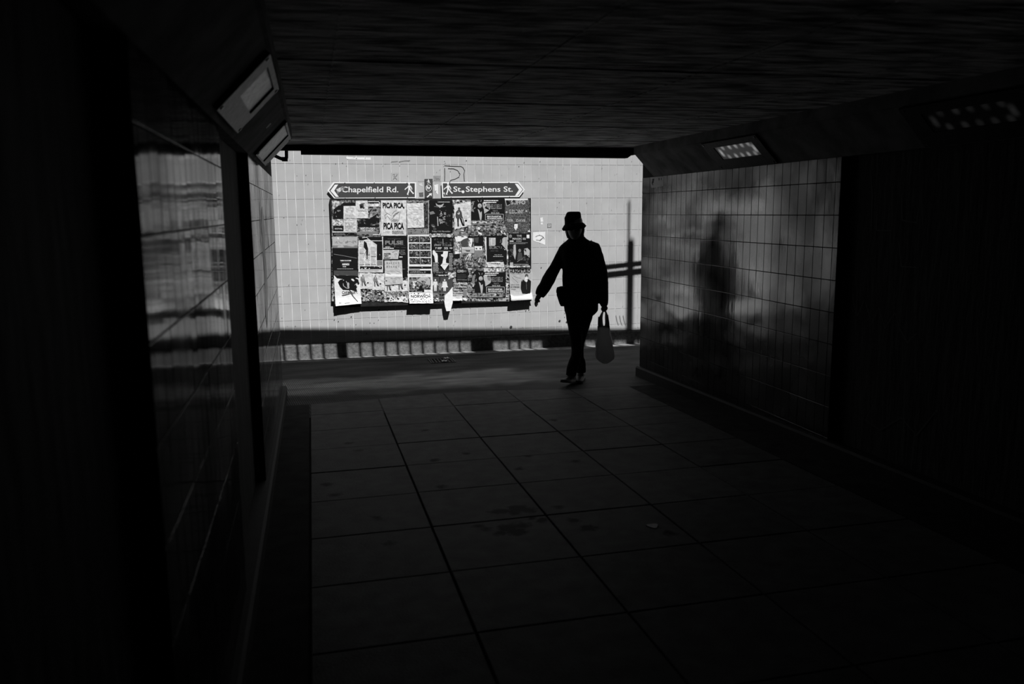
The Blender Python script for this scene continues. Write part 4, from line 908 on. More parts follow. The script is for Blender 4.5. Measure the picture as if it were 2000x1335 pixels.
# ------------------------------------------------------------------ lamps set in the sloping corners
def ch_pt(s, t, y, out=0.0):
    """point on a haunch: s=+1 left, -1 right; t=0 at the tiling, 1 at the lip; out = metres off its face"""
    X = XL if s > 0 else XR; dx = .203 if s > 0 else .20
    n = Vector((s*.21, 0, -dx)).normalized()
    return Vector((X+s*dx*t, y, CT+.21*t))+n*out
def slab_on(b, s, t0, t1, y0, y1, o0, o1, m):
    vs = [ch_pt(s, t, y, o) for o in (o0, o1) for (t, y) in ((t0, y0), (t1, y0), (t1, y1), (t0, y1))]
    b.add(vs, [(0,3,2,1),(4,5,6,7),(0,1,5,4),(1,2,6,5),(2,3,7,6),(3,0,4,7)], m)
mat_frame = mat('lamp_frame', .02, .6, .4, var=.5, scale=25, bump=.3, bscale=40)
mat_framel = mat('scuffed_lamp_frame', .06, .5, .5, var=.8, scale=30, bump=.4, bscale=40)
mat_cover = mat('scratched_cover', .07, .35, .3, var=.95, scale=26, bump=.8, bscale=34, stretch=(1, .3, 1), contrast=(.44, .58), detail=6)
mat_screw = mat('screw_head', .12, .4, .5, metal=.7)
def lamp(s, y0, y1, ta, tb, iy0, iy1, ita, itb, label, cover, leds=0.0, fm=None):
    c = ch_pt(s, .5, (y0+y1)/2); root = empty('wall_lamp', tuple(c)); tag(root, label, 'lamp')
    def e(b, nm, par=None):
        o = b.build(nm, root, loc=tuple(c)); o.location = (0, 0, 0); return o
    b = MB(); f = fm or mat_frame
    slab_on(b, s, ta, tb, y0, iy0, -.002, .018, f); slab_on(b, s, ta, tb, iy1, y1, -.002, .018, f)
    slab_on(b, s, ta, ita, iy0, iy1, -.002, .018, f); slab_on(b, s, itb, tb, iy0, iy1, -.002, .018, f); e(b, 'frame')
    b = MB(); slab_on(b, s, ita, itb, iy0, iy1, -.001, .010, cover); cv = e(b, 'diffuser')
    for (t, y) in ((ta+.06, y0+.03), (tb-.06, y0+.03), (ta+.06, y1-.03), (tb-.06, y1-.03)):
        b = MB(); p0 = ch_pt(s, t, y, .017); p1 = ch_pt(s, t, y, .022); b.tube([p0, p1], .008, mat_screw, 8); e(b, 'screw')
    return root
def led_cover(name, s, iy0, iy1, ita, itb, power, glow, base=.12):
    """milky cover lit from behind by a ring of small diodes"""
    m, nt, bs = new_mat(name); N = nt.nodes; L = nt.links
    bs.inputs['Base Color'].default_value = g(base); bs.inputs['Roughness'].default_value = .35
    geo = N.new('ShaderNodeNewGeometry'); fac = None
    pts = [(iy0+(iy1-iy0)*k, ita+(itb-ita)*.14) for k in (.14, .30, .46, .62, .80)] + [(iy0+(iy1-iy0)*k, itb-(itb-ita)*.14) for k in (.14, .30, .46, .62, .80)] + \
          [(iy0+(iy1-iy0)*k, ita+(itb-ita)*q) for k in (.07, .92) for q in (.38, .62)]
    for (y, t) in pts:
        p = ch_pt(s, t, y, .010)+Vector((0, 0, EYE))
        d = N.new('ShaderNodeVectorMath'); d.operation = 'DISTANCE'; L.new(geo.outputs['Position'], d.inputs[0]); d.inputs[1].default_value = p
        r = N.new('ShaderNodeMapRange'); r.interpolation_type = 'SMOOTHERSTEP'
        r.inputs[1].default_value = .0; r.inputs[2].default_value = .040; r.inputs[3].default_value = power*random.uniform(.6, 1.2); r.inputs[4].default_value = 0
        L.new(d.outputs['Value'], r.inputs[0])
        if fac is None: fac = r.outputs[0]
        else:
            mx = N.new('ShaderNodeMath'); mx.operation = 'ADD'; L.new(fac, mx.inputs[0]); L.new(r.outputs[0], mx.inputs[1]); fac = mx.outputs[0]
    ad = N.new('ShaderNodeMath'); ad.operation = 'ADD'; L.new(fac, ad.inputs[0]); ad.inputs[1].default_value = glow
    bs.inputs['Emission Color'].default_value = (1, 1, 1, 1); L.new(ad.outputs[0], bs.inputs['Emission Strength']); return m
lamp(-1, 5.47, 6.32, .05, .98, 5.58, 6.17, .36, .80, 'lit recessed lamp with a ring of dim diodes above the glossy tiled wall', led_cover('lit_diffuser', -1, 5.58, 6.17, .36, .80, .16, .022))
lamp(-1, 3.15, 3.98, .05, .98, 3.26, 3.85, .36, .80, 'nearly dead recessed lamp above the dark rough wall bay', led_cover('faint_diffuser', -1, 3.26, 3.85, .36, .80, .007, .0004, .006))
lamp(1, 2.97, 3.78, .10, .98, 3.13, 3.66, .42, .90, 'unlit lamp with a large scratched cover, higher of the two over the narrow wall', mat_cover, fm=mat_framel)
lamp(1, 5.10, 6.22, .08, .98, 5.16, 5.86, .12, .93, 'unlit lamp with a streaked cover close to the underpass mouth', mat_cover, fm=mat_framel)
# small label on the haunch between the two
b = MB(); slab_on(b, 1, .55, .67, 4.62, 4.69, -.001, .0015, ink(.2)); c = ch_pt(1, .6, 4.65)
o = b.build('sticker', loc=tuple(c)); tag(o, 'small square grey sticker on the sloping corner between two unlit lamps', 'sticker')
# sticker on the right wall
b = MB(); X = XR-.0015
def on_x(x, y, X):
    d = ray(x, y); return Vector(d*(X/d[0]))
c4 = [on_x(*q, X) for q in ((1270, 346.5), (1297, 345), (1296, 363.5), (1272, 367))]
b.add(c4+[v+Vector((.001, 0, 0)) for v in c4], [(0,1,2,3),(7,6,5,4),(0,4,5,1),(1,5,6,2),(2,6,7,3),(3,7,4,0)], ink(.6)); c = sum(c4, Vector())/4
o = b.build('sticker', loc=tuple(c)); tag(o, 'dog-eared pale sticker at the upper end of the glossy tiled wall', 'sticker')
b = MB()
for cs in (((1274,349),(1278,348.5),(1276.5,357),(1274.5,358)), ((1286,347.5),(1288,347.3),(1288,352),(1286.5,352.5)), ((1291,347.2),(1292.2,347),(1292,351.5),(1291,351.5)), ((1273.5,352),(1276,361),(1275,362.5),(1273,358))):
    v = [on_x(*q, X-.0004) for q in cs]; b.add(v, [(0,1,2,3)], BK)
q = b.build('print', o, loc=tuple(c)); q.location = (0, 0, 0); q['kind'] = 'stuff'

# marks on the side walls
def strokes_x(name, X, s, strokes, m, label, cat='graffiti', off=.0012):
    b = MB()
    for si, (pts, w) in enumerate(strokes):
        x = X+s*(off+.0004*si)
        P = [on_x(px, py, x) for px, py in pts]; L = []; R = []
        for i, p in enumerate(P):
            a = P[max(i-1, 0)]; c = P[min(i+1, len(P)-1)]; d = Vector((0, c.y-a.y, c.z-a.z)).normalized(); n = Vector((0, -d.z, d.y))
            wi = w*(1 if 0 < i < len(P)-1 else .5); L.append(p+n*wi/2); R.append(p-n*wi/2)
        k = len(P); b.add(L+R, [(i, i+1, k+i+1, k+i) for i in range(k-1)], m)
    c = Vector(b.v[0]); o = b.build(name, loc=tuple(c)); tag(o, label, cat); return o
mat_mark = mat('black_paint_mark', .006, .35, .5)
mat_faint = mat('faint_pale_marker', .07, .7, .3)
strokes_x('graffiti', XL, 1, [([(513.5,414),(514,440),(514.5,455),(515,480),(517,510),(519,540),(520,565),(520.5,600),(520.5,628)], .30), ([(512,430),(513,450),(513.5,468)], .28), ([(516,488),(518.5,520),(521,560),(522,590)], .25), ([(508,395),(509,430),(510,470),(513,500)], .05)], mat_mark, 'long black paint drip running down the tiles near the mouth')
strokes_x('graffiti', XR-.0, -1, [([(1290,362),(1290.2,365)], .02)], mat_mark, 'tiny black dab below the dog-eared sticker') if False else None
XRB = XR+.055
strokes_x('graffiti', XRB, -1, [([(1664,560),(1668,600),(1674,618),(1688,585),(1696,610),(1702,632),(1716,600),(1728,640),(1748,610),(1756,640),(1772,668),(1790,650)], .012), ([(1700,330),(1704,380),(1702,440)], .012), ([(1714,400),(1712,450),(1740,450)], .012),
     ([(1760,380),(1762,430),(1790,435),(1800,370),(1802,440)], .012), ([(1755,470),(1760,520),(1790,522)], .012), ([(1705,790),(1690,820),(1720,840),(1760,815),(1790,850),(1830,800),(1845,860)], .012)], mat_faint, 'faint pale scribbled tags on the dark rough wall bay', off=.002)

# bent pipe under the mouth beam, seen against the bright wall
b = MB(); Yp = YM+.08
pp = [on_y(533, 299, Yp), on_y(534.5, 303, Yp), on_y(546, 308.5, Yp), on_y(555, 311.8, Yp), on_y(558.5, 311.5, Yp), on_y(559.5, 307, Yp), on_y(559.3, 298, Yp), on_y(559.3, 290, Yp)]
b.tube(pp, .016, mat_beam, 10); c = pp[0]
o = b.build('bent_pipe', loc=tuple(c), smooth=True); tag(o, 'short bent black pipe hanging at the end of the mouth beam', 'pipe')
b = MB(); q = on_y(557, 310.5, Yp); b.box((q.x-.028, q.y-.025, q.z-.02), (q.x+.022, q.y+.025, q.z+.018), mat_beam); k = b.build('elbow', o, loc=tuple(c)); k.location = (0, 0, 0)

# drain grate in the walkway --------------------------------------
gx0, gx1, gy0, gy1 = 1.33, 1.60, 9.60, 9.86
gr = empty('drain_grate', ((gx0+gx1)/2, (gy0+gy1)/2, fz(9.7))); tag(gr, 'dark iron drain grate with litter caught on it in the walkway', 'drain grate')
def ge(b, nm, m=None):
    o = b.build(nm, gr, loc=tuple(gr.location)); o.location = (0, 0, 0); return o
b = MB(); z = fz(9.7); b.box((gx0, gy0, z-.01), (gx1, gy1, z+.001), mat_joint); ge(b, 'pan')
b = MB(); zt = z+.006
for a, c in (((gx0-.015, gy0-.015), (gx1+.015, gy0)), ((gx0-.015, gy1), (gx1+.015, gy1+.015)), ((gx0-.015, gy0), (gx0, gy1)), ((gx1, gy0), (gx1+.015, gy1))): b.box((a[0], a[1], z-.012), (c[0], c[1], zt), mat_steel)
ge(b, 'rim')
for k in range(7):
    x = gx0+(gx1-gx0)*(k+.5)/7; b = MB(); b.box((x-.007, gy0, z-.006), (x+.007, gy1, zt-.001), mat_steel); ge(b, 'bar')
for (px, py, ang, lab) in ((872, 700.6, .5, 'pale crumpled litter scrap on the far side of the drain grate'), (868, 706.2, .0, 'flat pale litter scrap at the near edge of the drain grate')):
    p = on_floor(px, py); b = MB(); L = .045; vs = []
    for j in range(3):
        for i in range(4): vs.append((p.x+(i-1.5)*L*.5*cos(ang)-(j-1)*.02*sin(ang), p.y+(i-1.5)*L*.5*sin(ang)+(j-1)*.03, fz(p.y)+.010+.008*((i+j) % 2)))
    b.add(vs, [(j*4+i, j*4+i+1, (j+1)*4+i+1, (j+1)*4+i) for j in range(2) for i in range(3)], WH)
    o = b.build('litter_scrap', loc=(p.x, p.y, fz(p.y)+.01)); tag(o, lab, 'litter', 'litter on the drain')
# flattened gum spot on the paving
p = on_floor(1275, 1027); b = MB(); rr = [.032*(1+.2*sin(3*a)) for a in [2*pi*k/14 for k in range(14)]]
b.add([(p.x+r*cos(2*pi*k/14), p.y+r*sin(2*pi*k/14), fz(p.y)+z) for z, s_ in ((-.003, 1), (.004, .9)) for k, r in enumerate([q*s_ for q in rr])], [tuple(range(14, 28))]+[(k, (k+1) % 14, 14+(k+1) % 14, 14+k) for k in range(14)], WH)
o = b.build('chewing_gum', loc=(p.x, p.y, fz(p.y))); tag(o, 'flattened pale gum spot on the dim paving', 'chewing gum')

# ------------------------------------------------------------------ the walking person
D0 = 8.22
HX = Vector((2.43, 7.70, 0)).normalized(); SXV = Vector((HX.y, -HX.x, 0))     # line of sight, and sideways
PX2M = D0/FPX
def pp_(x, y, dd=0.0):
    """a point measured in the photograph, dd metres nearer the camera than the middle of the body"""
    d = Vector(ray(x, y)); t = (D0-dd)/(d.x*HX.x+d.y*HX.y); return d*t
def ring(cx, cy, rx, rd, dd=0.0, tilt=0.0, n=20, p=2.0):
    """horizontal ring of a body or garment; rx in photo pixels, rd depth half-width in metres"""
    c = pp_(cx, cy, dd); out = []
    for k in range(n):
        a = 2*pi*k/n; ca, sa = cos(a), sin(a)
        if p != 2: ca = math.copysign(abs(ca)**(2/p), ca); sa = math.copysign(abs(sa)**(2/p), sa)
        out.append(c+SXV*(ca*rx*PX2M)-HX*(sa*rd)+Vector((0, 0, ca*tilt*rx*PX2M)))
    return out
def rings(rows, **k): return [ring((l+r)/2, y, (r-l)/2, rd, dd, **k) for (y, l, r, rd, dd) in rows]
def remesh(b, name, parent, vox, mat_, loc, smooth=2, disp=None):
    o = b.build(name, parent, smooth=True, loc=loc); o.location = (0, 0, 0) if parent else loc
    md = o.modifiers.new('r', 'REMESH'); md.mode = 'VOXEL'; md.voxel_size = vox; md.use_smooth_shade = True
    if smooth:
        sm = o.modifiers.new('s', 'SMOOTH'); sm.iterations = smooth; sm.factor = .6
    if disp:
        tx = bpy.data.textures.new('folds', 'CLOUDS'); tx.noise_scale = disp[1]; dm = o.modifiers.new('d', 'DISPLACE'); dm.texture = tx; dm.strength = disp[0]; dm.mid_level = .5
    bpy.context.view_layer.update()
    me = bpy.data.meshes.new_from_object(o.evaluated_get(bpy.context.evaluated_depsgraph_get()))
    o.modifiers.clear(); old = o.data; o.data = me; bpy.data.meshes.remove(old)
    me.materials.clear(); me.materials.append(mat_); me.polygons.foreach_set('use_smooth', [True]*len(me.polygons)); me.polygons.foreach_set('material_index', [0]*len(me.polygons)); return o
mat_skin = mat('skin', .22, .5, .4, var=.1, scale=20)
mat_jkt = mat('dark_jacket_cloth', .012, .9, .15, var=.3, scale=20, bump=.3, bscale=60)
mat_trs = mat('dark_trouser_cloth', .010, .9, .15, var=.3, scale=20, bump=.3, bscale=60)
mat_hat = mat('dark_hat_cloth', .010, .95, .1, var=.2, scale=30, bump=.2, bscale=90)
mat_hair = mat('hair', .015, .6, .4, var=.3, scale=40)
mat_shoe = mat('shoe_upper', .04, .6, .4, var=.4, scale=30); mat_sole = mat('shoe_sole', .16, .7, .3); mat_solb = mat('sole_underside', .01, .8, .2)
foot0 = pp_(1116, 752, .10); foot0.z = fz(foot0.y)
FT = tuple(foot0)
def elli(b, c, rx, rd, rz, m, n=12, k=8):
    R = []
    for i in range(1, k):
        t = pi*i/k; R.append([c+SXV*(cos(2*pi*j/n)*rx*sin(t))-HX*(sin(2*pi*j/n)*rd*sin(t))+Vector((0, 0, rz*cos(t))) for j in range(n)])
    b.loft(R, m)
# body -------------------------------------------------------------
b = MB(); m = mat_skin
hc = pp_(1122.5, 445, .02)
b.loft([ring(1122.5, y, rx, rd, dd) for (y, rx, rd, dd) in ((419,7,.04,.0),(423,12,.075,.0),(430,15,.092,.0),(438,15.4,.097,.01),(445,14.8,.096,.015),(452,13.6,.088,.02),(458,11.5,.075,.03),(463,8.6,.055,.045),(467,5.5,.032,.06))], m)
def skp(px, py, dd, r): return (pp_(px, py, dd), r)
def limb(b, L): b.tube([l[0] for l in L], [l[1] for l in L], mat_skin, 10)
elli(b, pp_(1122, 448, .115), .012, .018, .024, m)                        # nose
elli(b, pp_(1122, 459, .095), .022, .012, .008, m)                        # mouth
elli(b, pp_(1122, 465, .088), .02, .02, .016, m)                          # chin
elli(b, pp_(1115.5, 443.5, .088), .018, .016, .008, m); elli(b, pp_(1128.5, 443.5, .088), .018, .016, .008, m)   # brows
elli(b, pp_(1108, 448, 0), .012, .018, .030, m); elli(b, pp_(1137, 448, 0), .012, .018, .030, m)   # ears
limb(b, [skp(1124, 458, -.01, .060), skp(1125, 470, -.02, .062), skp(1127, 480, -.03, .075)])
b.loft(rings([(474,1112,1150,.06,-.02),(480,1102,1162,.08,-.02),(495,1099,1167,.10,-.02),(515,1101,1167,.11,-.01),(545,1104,1165,.105,0),(575,1104,1163,.105,0),(600,1108,1158,.10,0),(618,1112,1152,.09,0)]), m)
limb(b, [skp(1106, 486, -.02, .050), skp(1092, 512, -.03, .047), skp(1076, 541, -.04, .043), skp(1062, 563, .0, .037), skp(1053, 577, .03, .027), skp(1050, 582, .04, .026)])
limb(b, [skp(1160, 486, -.02, .050), skp(1169, 512, -.02, .046), skp(1176, 545, -.03, .040), skp(1178.5, 572, 0, .034), skp(1179.5, 593, .03, .025), skp(1180, 598, .03, .026)])
limb(b, [skp(1119, 612, .02, .060), skp(1122.5, 640, .05, .056), skp(1126, 670, .08, .044), skp(1126, 684, .09, .040), skp(1123, 700, .09, .038), skp(1118, 722, .10, .036), skp(1116, 738, .10, .034)])
limb(b, [skp(1145, 612, -.01, .060), skp(1137.5, 640, -.03, .056), skp(1131, 670, -.03, .042), skp(1130, 684, -.05, .040), skp(1132, 700, -.09, .036), skp(1134, 720, -.13, .034), skp(1134, 734, -.13, .034)])
# hand swinging free: palm, four fingers, thumb
limb(b, [skp(1051, 580, .03, .022), skp(1049, 584, .035, .024), skp(1047.5, 588.5, .04, .022)])
limb(b, [skp(1049.5, 586, .00, .020), skp(1048.5, 590, .005, .018)])
for (x0, x1, x2, y1, y2, dd) in ((1047.5, 1045, 1045.5, 592, 597.5, .062), (1048, 1046, 1047, 593.5, 599, .042), (1048.5, 1047.5, 1048.2, 593, 598, .022), (1049, 1049, 1049.4, 592, 596, .004)):
    limb(b, [skp(x0, 587.5, dd*.8, .0095), skp(x1, y1, dd, .0088), skp((x1+x2)/2+.3, (y1+y2)/2+.6, dd, .0082), skp(x2, y2, dd-.006, .0068)])
limb(b, [skp(1050.5, 583, .055, .011), skp(1053, 586.5, .066, .0095), skp(1053.4, 590.5, .066, .0078)])
# hand closed round the bag handles
limb(b, [skp(1180, 594, .03, .026), skp(1180, 600, .03, .027), skp(1180, 603.5, .03, .022)])
for dd in (-.004, .018, .040, .060):
    limb(b, [skp(1177, 599, dd, .0095), skp(1174.8, 603, dd, .0090), skp(1177, 607.2, dd, .0085), skp(1181.6, 608, dd, .0078), skp(1183.8, 605.4, dd, .0072)])
limb(b, [skp(1182.5, 597, .055, .011), skp(1185.8, 600.5, .062, .0095), skp(1185.2, 604.5, .055, .0085)])
person = remesh(b, 'person', None, .0062, mat_skin, FT, smooth=2)
tag(person, 'person in a bucket hat and dark jacket walking with a carrier bag', 'person')

# jacket -----------------------------------------------------------
b = MB(); m = mat_jkt
b.loft(rings([(461.5,1114,1141.5,.07,-.03),(466,1110,1146,.08,-.02),(470,1106,1152,.085,-.02),(474,1100,1161,.095,-.02),(479,1095,1169,.11,-.02),(486,1093,1171,.125,-.02),(500,1093,1171,.135,-.01),(516,1097,1171,.14,0),(530,1099,1169,.14,0),(548,1099,1168,.14,0),(566,1099,1168,.14,0),(584,1100,1168,.145,0),(600,1101,1168,.15,0),(606,1102,1168,.15,0),(612,1104,1163,.148,0),(616,1107,1158,.14,0)], p=2.3, n=28), m)
def sleeve(L): b.tube([pp_(x, y, dd) for x, y, dd, r in L], [r*PX2M for x, y, dd, r in L], m, 14)
sleeve([(1112,482,-.02,11),(1103,489,-.02,13),(1093,506,-.03,11.6),(1083.5,523,-.04,11.2),(1077,535,-.045,12.2),(1072,545,-.04,12.9),(1066.5,555,-.02,12.6),(1060,565.5,0,12.2),(1056,572,.02,11.2),(1053.5,577,.03,9.2)])
sleeve([(1150,478,-.02,10),(1160,484,-.02,12.6),(1166.5,500,-.02,12),(1171,516,-.03,12),(1174.5,533,-.03,12),(1176,548,-.03,11.2),(1177.8,562,-.015,10.4),(1178.8,575,0,9.8),(1179.4,586,.02,9.0),(1179.6,594,.03,8.0),(1180,598,.03,6.2)])
jk = remesh(b, 'jacket', person, .009, mat_jkt, FT, smooth=2, disp=(.012, .10)); jk['label'] = 'dark thigh-length jacket'
# collar, lapels, placket, pockets
b = MB()
for sx in (-1, 1):
    cx = 1125+sx*9; L = [pp_(1125+sx*3, 487, .115), pp_(cx, 468, .07), pp_(1125+sx*14, 467, -.01), pp_(1125+sx*8, 464, -.09), pp_(1125, 463.5, -.11)]
    Q = [pp_(1125+sx*8, 490, .12), pp_(1125+sx*19, 479, .085), pp_(1125+sx*19, 473, -.01), pp_(1125+sx*12, 472, -.10), pp_(1125, 472, -.13)]
    t = Vector((0, 0, .004)); n = len(L); vs = L+Q+[v-HX*.006+t for v in L]+[v-HX*.006+t for v in Q]
    F = []
    for i in range(n-1): F += [(i, i+1, n+i+1, n+i), (2*n+i, 3*n+i, 3*n+i+1, 2*n+i+1), (n+i, n+i+1, 3*n+i+1, 3*n+i), (i, 2*n+i, 2*n+i+1, i+1)]
    b.add(vs, F, m)
o = b.build('collar', jk, loc=FT, smooth=True); o.location = (0, 0, 0)
b = MB(); b.loft([[pp_(1129+k[0], y, .145+k[1]) for k in ((-2,0),(2,0),(2,.006),(-2,.006))] for y in (490, 520, 550, 580, 608)], m); o = b.build('placket', jk, loc=FT); o.location = (0, 0, 0)
for y in (500, 522, 545, 567, 589):
    b = MB(); p0 = pp_(1129, y, .150); b.tube([p0, p0-HX*.005], .009, mat_steel, 10); o = b.build('button', jk, loc=FT); o.location = (0, 0, 0)
# trousers -----------------------------------------------------------
b = MB(); m = mat_trs
b.loft(rings([(598,1104,1163,.125,0),(610,1104,1160,.125,0),(622,1106,1156,.12,0),(632,1108,1152.5,.11,0),(642,1112,1148,.085,0)]), m)
def leg(L): b.tube([pp_(x, y, dd) for x, y, dd, r in L], [r*PX2M for x, y, dd, r in L], m, 14)
leg([(1119,612,.02,14.5),(1122,632,.05,14),(1124.5,650,.07,13),(1126,668,.08,11.8),(1126.8,684,.09,10.2),(1125,698,.09,10.2),(1120.5,710,.095,10.8),(1117,722,.10,10.8),(1115.5,731,.10,10.2),(1115.3,733,.10,9.6)])
leg([(1145,612,-.01,14.5),(1139,632,-.03,14),(1134.5,650,-.03,12.5),(1131,668,-.03,11),(1129.5,684,-.05,10.4),(1131,698,-.08,9.6),(1133.5,708,-.11,10.4),(1134.2,718,-.13,10.4),(1134.3,725,-.13,10),(1134.3,727,-.13,9.4)])
tr = remesh(b, 'trousers', person, .0085, mat_trs, FT, smooth=1, disp=(.010, .08)); tr['label'] = 'dark straight trousers'
# hat ----------------------------------------------------------------
b = MB(); m = mat_hat; T = .10
rr = [(412.9,1113,1128,.040,.0),(413.4,1109,1131.5,.066,.0),(415.5,1106.6,1133.6,.080,.0),(420,1104.6,1134.4,.088,.0),(424,1102.6,1134.8,.092,.0),(430,1103,1135.6,.094,.0),(435,1104,1136.2,.096,.0),
      (438.5,1101,1140.8,.118,.01),(444,1097.8,1145,.142,.02),(448,1100,1141.2,.136,.02),(443,1104,1137,.112,.01),(439,1106,1134,.09,.005)]
R = []
for i, (y, l, r, rd, dd) in enumerate(rr): R.append(ring((l+r)/2, y, (r-l)/2, rd, dd, tilt=(.12 if i > 5 else .02*i), n=28))
b.loft(R, m)
ht = b.build('bucket_hat', person, smooth=True, loc=FT); ht.location = (0, 0, 0); ht['label'] = 'soft dark bucket hat with a drooping brim'
b = MB(); b.loft([ring(1120, y, 16.9, .099, .0, tilt=.1, n=28) for y in (431.5, 436.5)], m, cap=False); o = b.build('hat_band', ht, loc=FT); o.location = (0, 0, 0)
# hair: wavy locks either side of the face
rnd = random.Random(4); b = MB()
for k in range(16):
    left = k < 8; x0 = (1105.5+rnd.uniform(-1.5, 3)) if left else (1137.5+rnd.uniform(-2, 1.8)); dd = rnd.uniform(-.06, .04); L = []
    ye = rnd.uniform(456, 467) if left else rnd.uniform(460, 465)
    for j in range(7):
        t = j/6; y = 440+(ye-440)*t; L.append((pp_(x0+(2.5*t if left else .5*t)+1.1*sin(t*6+k), y, dd+.01*sin(t*5+k)), .0105*(1-.65*t)))
    b.tube([p for p, r in L], [r for p, r in L], mat_hair, 6)
b.loft([ring(1123, y, rx, rd, -.035) for y, rx, rd in ((436,16,.085),(443,17.6,.085),(452,17.6,.08),(459,17.2,.07),(465,15,.055))], mat_hair)
o = b.build('hair', person, smooth=True, loc=FT); o.location = (0, 0, 0); o['kind'] = 'stuff'; o['label'] = 'wavy chin-length hair'
# sunglasses-dark eyes: two glasses and bridge
b = MB()
for sx in (-1, 1): b.loft([ring(1122+sx*6.2, y, rx, .006, .098) for y, rx in ((443.5,3.6),(446,4.6),(449,4.2),(450.5,2.6))], mat_steel)
b.tube([pp_(1119, 446, .104), pp_(1122, 445.5, .108), pp_(1125, 446, .104)], .003, mat_steel, 6)
o = b.build('glasses', person, loc=FT, smooth=True); o.location = (0, 0, 0)
# shoes ---------------------------------------------------------------
def shoe(ax, ay, dd, yaw, pitch, lift):
    """trainer: heel under the ankle, toe towards the camera"""
    A = pp_(ax, ay, dd); A.z = fz(A.y)+lift
    fw = (-HX*cos(yaw)+SXV*sin(yaw)); sd = Vector((-fw.y, fw.x, 0)); cp, sp = cos(pitch), sin(pitch)
    def P(l, w, h): return A+fw*(l*cp-h*sp)+sd*w+Vector((0, 0, l*sp+h*cp))
    secs = [(-.075,.022,.0,.055),(-.065,.034,0,.085),(-.03,.038,0,.095),(.01,.039,0,.092),(.05,.040,0,.075),(.10,.046,0,.058),(.15,.046,.002,.046),(.185,.034,.006,.036),(.20,.016,.012,.028)]
    b = MB(); R = []
    for (l, w, h0, h1) in secs:
        R.append([P(l, w*cos(a) if sin(a) < 0 else w*.86*cos(a), h0+.018+(h1-h0-.018)*max(0, sin(a))) for a in [2*pi*k/16 for k in range(16)]])
    b.loft(R, mat_shoe); o = b.build('shoe', person, smooth=True, loc=FT); o.location = (0, 0, 0)
    b = MB(); b.loft([[P(l-.004 if l < 0 else l+.004, w*s_*1.06, h0+z) for (s_, z) in ((-1,.003),(-1,.022),(1,.022),(1,.003))] for (l, w, h0, h1) in secs], mat_sole); q = b.build('sole', o, loc=FT); q.location = (0, 0, 0); q['label'] = 'pale sole edge'
    b = MB()
    for k in range(4): l = .02+.022*k; b.tube([P(l, -.02, .085-.28*max(0, l-.01)), P(l, 0, .096-.30*max(0, l-.01)), P(l, .02, .085-.28*max(0, l-.01))], .0028, mat_sole, 5)
    q = b.build('laces', o, loc=FT); q.location = (0, 0, 0); q['kind'] = 'stuff'
shoe(1115.5, 745, .06, -.42, .20, .008)
shoe(1134.5, 738, -.17, -.18, .0, .0)

# bag slung at the hip, with its strap --------------------------------------
b = MB(); P0 = pp_(1097, 580, .10)
hb = empty('hip_bag', tuple(P0)); tag(hb, 'small dark camera bag hanging at the hip of the walking person', 'bag')
def he(b, nm, sm=False, lab=None):
    o = b.build(nm, hb, loc=tuple(P0), smooth=sm); o.location = (0, 0, 0)
    if lab: o['label'] = lab
b = MB(); b.loft([ring(x, y, rx, rd, .10, p=3.2, n=20) for (x, y, rx, rd) in ((1100,560,5,.03),(1098,562,9.5,.05),(1097.5,567,10.5,.055),(1098,576,10.6,.055),(1099.5,584,9.6,.055),(1101,592,8.5,.05),(1102,597,7,.04))], mat_jkt); he(b, 'pouch', True)
b = MB(); b.loft([ring(x, y, rx, rd, .105, p=3.2, n=20) for (x, y, rx, rd) in ((1099.5,559,5,.035),(1098,561,10,.055),(1097.5,566,11,.06),(1097.5,571,11,.06))], mat_trs); he(b, 'flap', True)
b = MB(); q = pp_(1105, 575, .165); b.box((q.x-.008, q.y-.005, q.z-.014), (q.x+.008, q.y+.005, q.z+.014), mat_screw); he(b, 'buckle')
b = MB(); b.tube([pp_(1098, 591, .10), pp_(1094.5, 592.5, .11), pp_(1093.4, 593.5, .11)], .008, mat_steel, 8); he(b, 'toggle')
b = MB(); L = [(1104,562,.155),(1112,548,.158),(1122,530,.158),(1134,510,.155),(1145,492,.135),(1152,478,.10),(1153,470,.03),(1150,474,-.07),(1140,492,-.13)]
Q = [pp_(*l) for l in L]; b.loft([[v+SXV*a+Vector((0, 0, a*.7))-HX*c for a, c in ((-.014, 0), (.014, 0), (.014, .004), (-.014, .004))] for v in Q], mat_trs); he(b, 'strap')

# carrier bag ------------------------------------------------------------------
mat_bag, nt, bs = new_mat('thin_plastic')
bs.inputs['Base Color'].default_value = g(.30); bs.inputs['Roughness'].default_value = .35
tr_ = nt.nodes.new('ShaderNodeBsdfTranslucent'); tr_.inputs['Color'].default_value = g(.55); mx = nt.nodes.new('ShaderNodeMixShader'); mx.inputs[0].default_value = .6
nt.links.new(bs.outputs[0], mx.inputs[1]); nt.links.new(tr_.outputs[0], mx.inputs[2]); nt.links.new(mx.outputs[0], nt.nodes['Material Output'].inputs[0])
n_ = nt.nodes.new('ShaderNodeTexNoise'); n_.inputs['Scale'].default_value = 14; gg = nt.nodes.new('ShaderNodeNewGeometry'); mp = nt.nodes.new('ShaderNodeMapping'); mp.inputs['Scale'].default_value = (1, 1, .35)
nt.links.new(gg.outputs['Position'], mp.inputs[0]); nt.links.new(mp.outputs[0], n_.inputs['Vector']); bp = nt.nodes.new('ShaderNodeBump'); bp.inputs['Distance'].default_value = .02; bp.inputs['Strength'].default_value = .8; nt.links.new(n_.outputs['Fac'], bp.inputs['Height']); nt.links.new(bp.outputs[0], bs.inputs['Normal'])
BD = .03
b = MB(); R = []
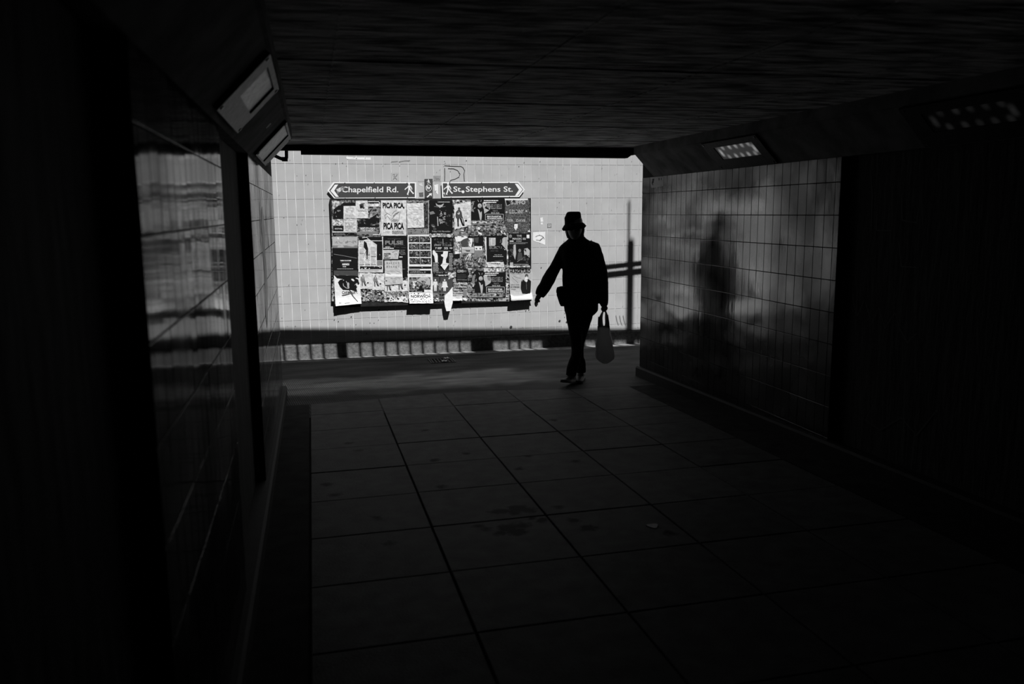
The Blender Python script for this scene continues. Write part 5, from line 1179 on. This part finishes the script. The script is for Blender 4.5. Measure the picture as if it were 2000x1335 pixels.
for (y, l, r, rd) in ((636,1167.6,1190.4,.022),(641,1167.2,1190.6,.035),(648,1167,1191.5,.05),(658,1165.6,1194,.07),(670,1163.8,1196.6,.085),(684,1163,1198.8,.095),(694,1163.2,1199.8,.098),(700,1165.4,1198.4,.09),(705,1170.5,1193,.07),(708.6,1176,1187,.035)):
    rg = ring((l+r)/2, y, (r-l)/2, rd, BD, n=28, p=2.4); k_ = .004*sin(y*.7)
    R.append([v+(v-pp_((l+r)/2, y, BD))*(.05*sin(i*1.9+y*.09)) for i, v in enumerate(rg)])
b.loft(R, mat_bag); C0 = pp_(1181, 606, BD)
bag = b.build('carrier_bag', smooth=True, loc=tuple(C0)); tag(bag, 'thin pale plastic carrier bag hanging from the hand of the walking person', 'bag')
def be(b, nm):
    o = b.build(nm, bag, loc=tuple(C0), smooth=True); o.location = (0, 0, 0)
def strap(L, dd):
    b = MB(); b.loft([[pp_(x+a*w, y, dd+c) for a, c in ((-1, 0), (-.3, .004), (.4, -.002), (1, .003), (1, .006), (0, .004), (-1, .003))] for x, y, w in L], mat_bag); be(b, 'handle')
for dd in (BD+.018, BD-.018):
    strap([(1173.3,640,5.8),(1172.8,630,4.6),(1173,621,3.9),(1175,614,2.6),(1177.5,608,1.7),(1179.6,604.5,1.4)], dd)
    strap([(1185.5,640,5),(1186,630,4.2),(1185,620,3.6),(1184,612,2.2),(1182.5,607,1.5),(1180.6,604.5,1.4)], dd)
b = MB(); b.loft([[pp_(x, y, BD+c) for x, y, c in ((1167.4,634,.02),(1168.2,617.5,.012),(1170.5,619,.008),(1173,634,.016))], [pp_(x, y, BD-c) for x, y, c in ((1167.4,634,.02),(1168.2,617.5,.012),(1170.5,619,.008),(1173,634,.016))]], mat_bag); be(b, 'bag_ear')
b = MB(); b.loft([[pp_(x, y, BD+c) for x, y, c in ((1184,636,.02),(1184.5,616,.012),(1188,614,.008),(1190.3,636,.016))], [pp_(x, y, BD-c) for x, y, c in ((1184,636,.02),(1184.5,616,.012),(1188,614,.008),(1190.3,636,.016))]], mat_bag); be(b, 'bag_ear')
# ------------------------------------------------------------------ lift everything so the walkway is near Z = 0
for o in list(bpy.data.objects):
    if o.parent is None: o.location.z += EYE
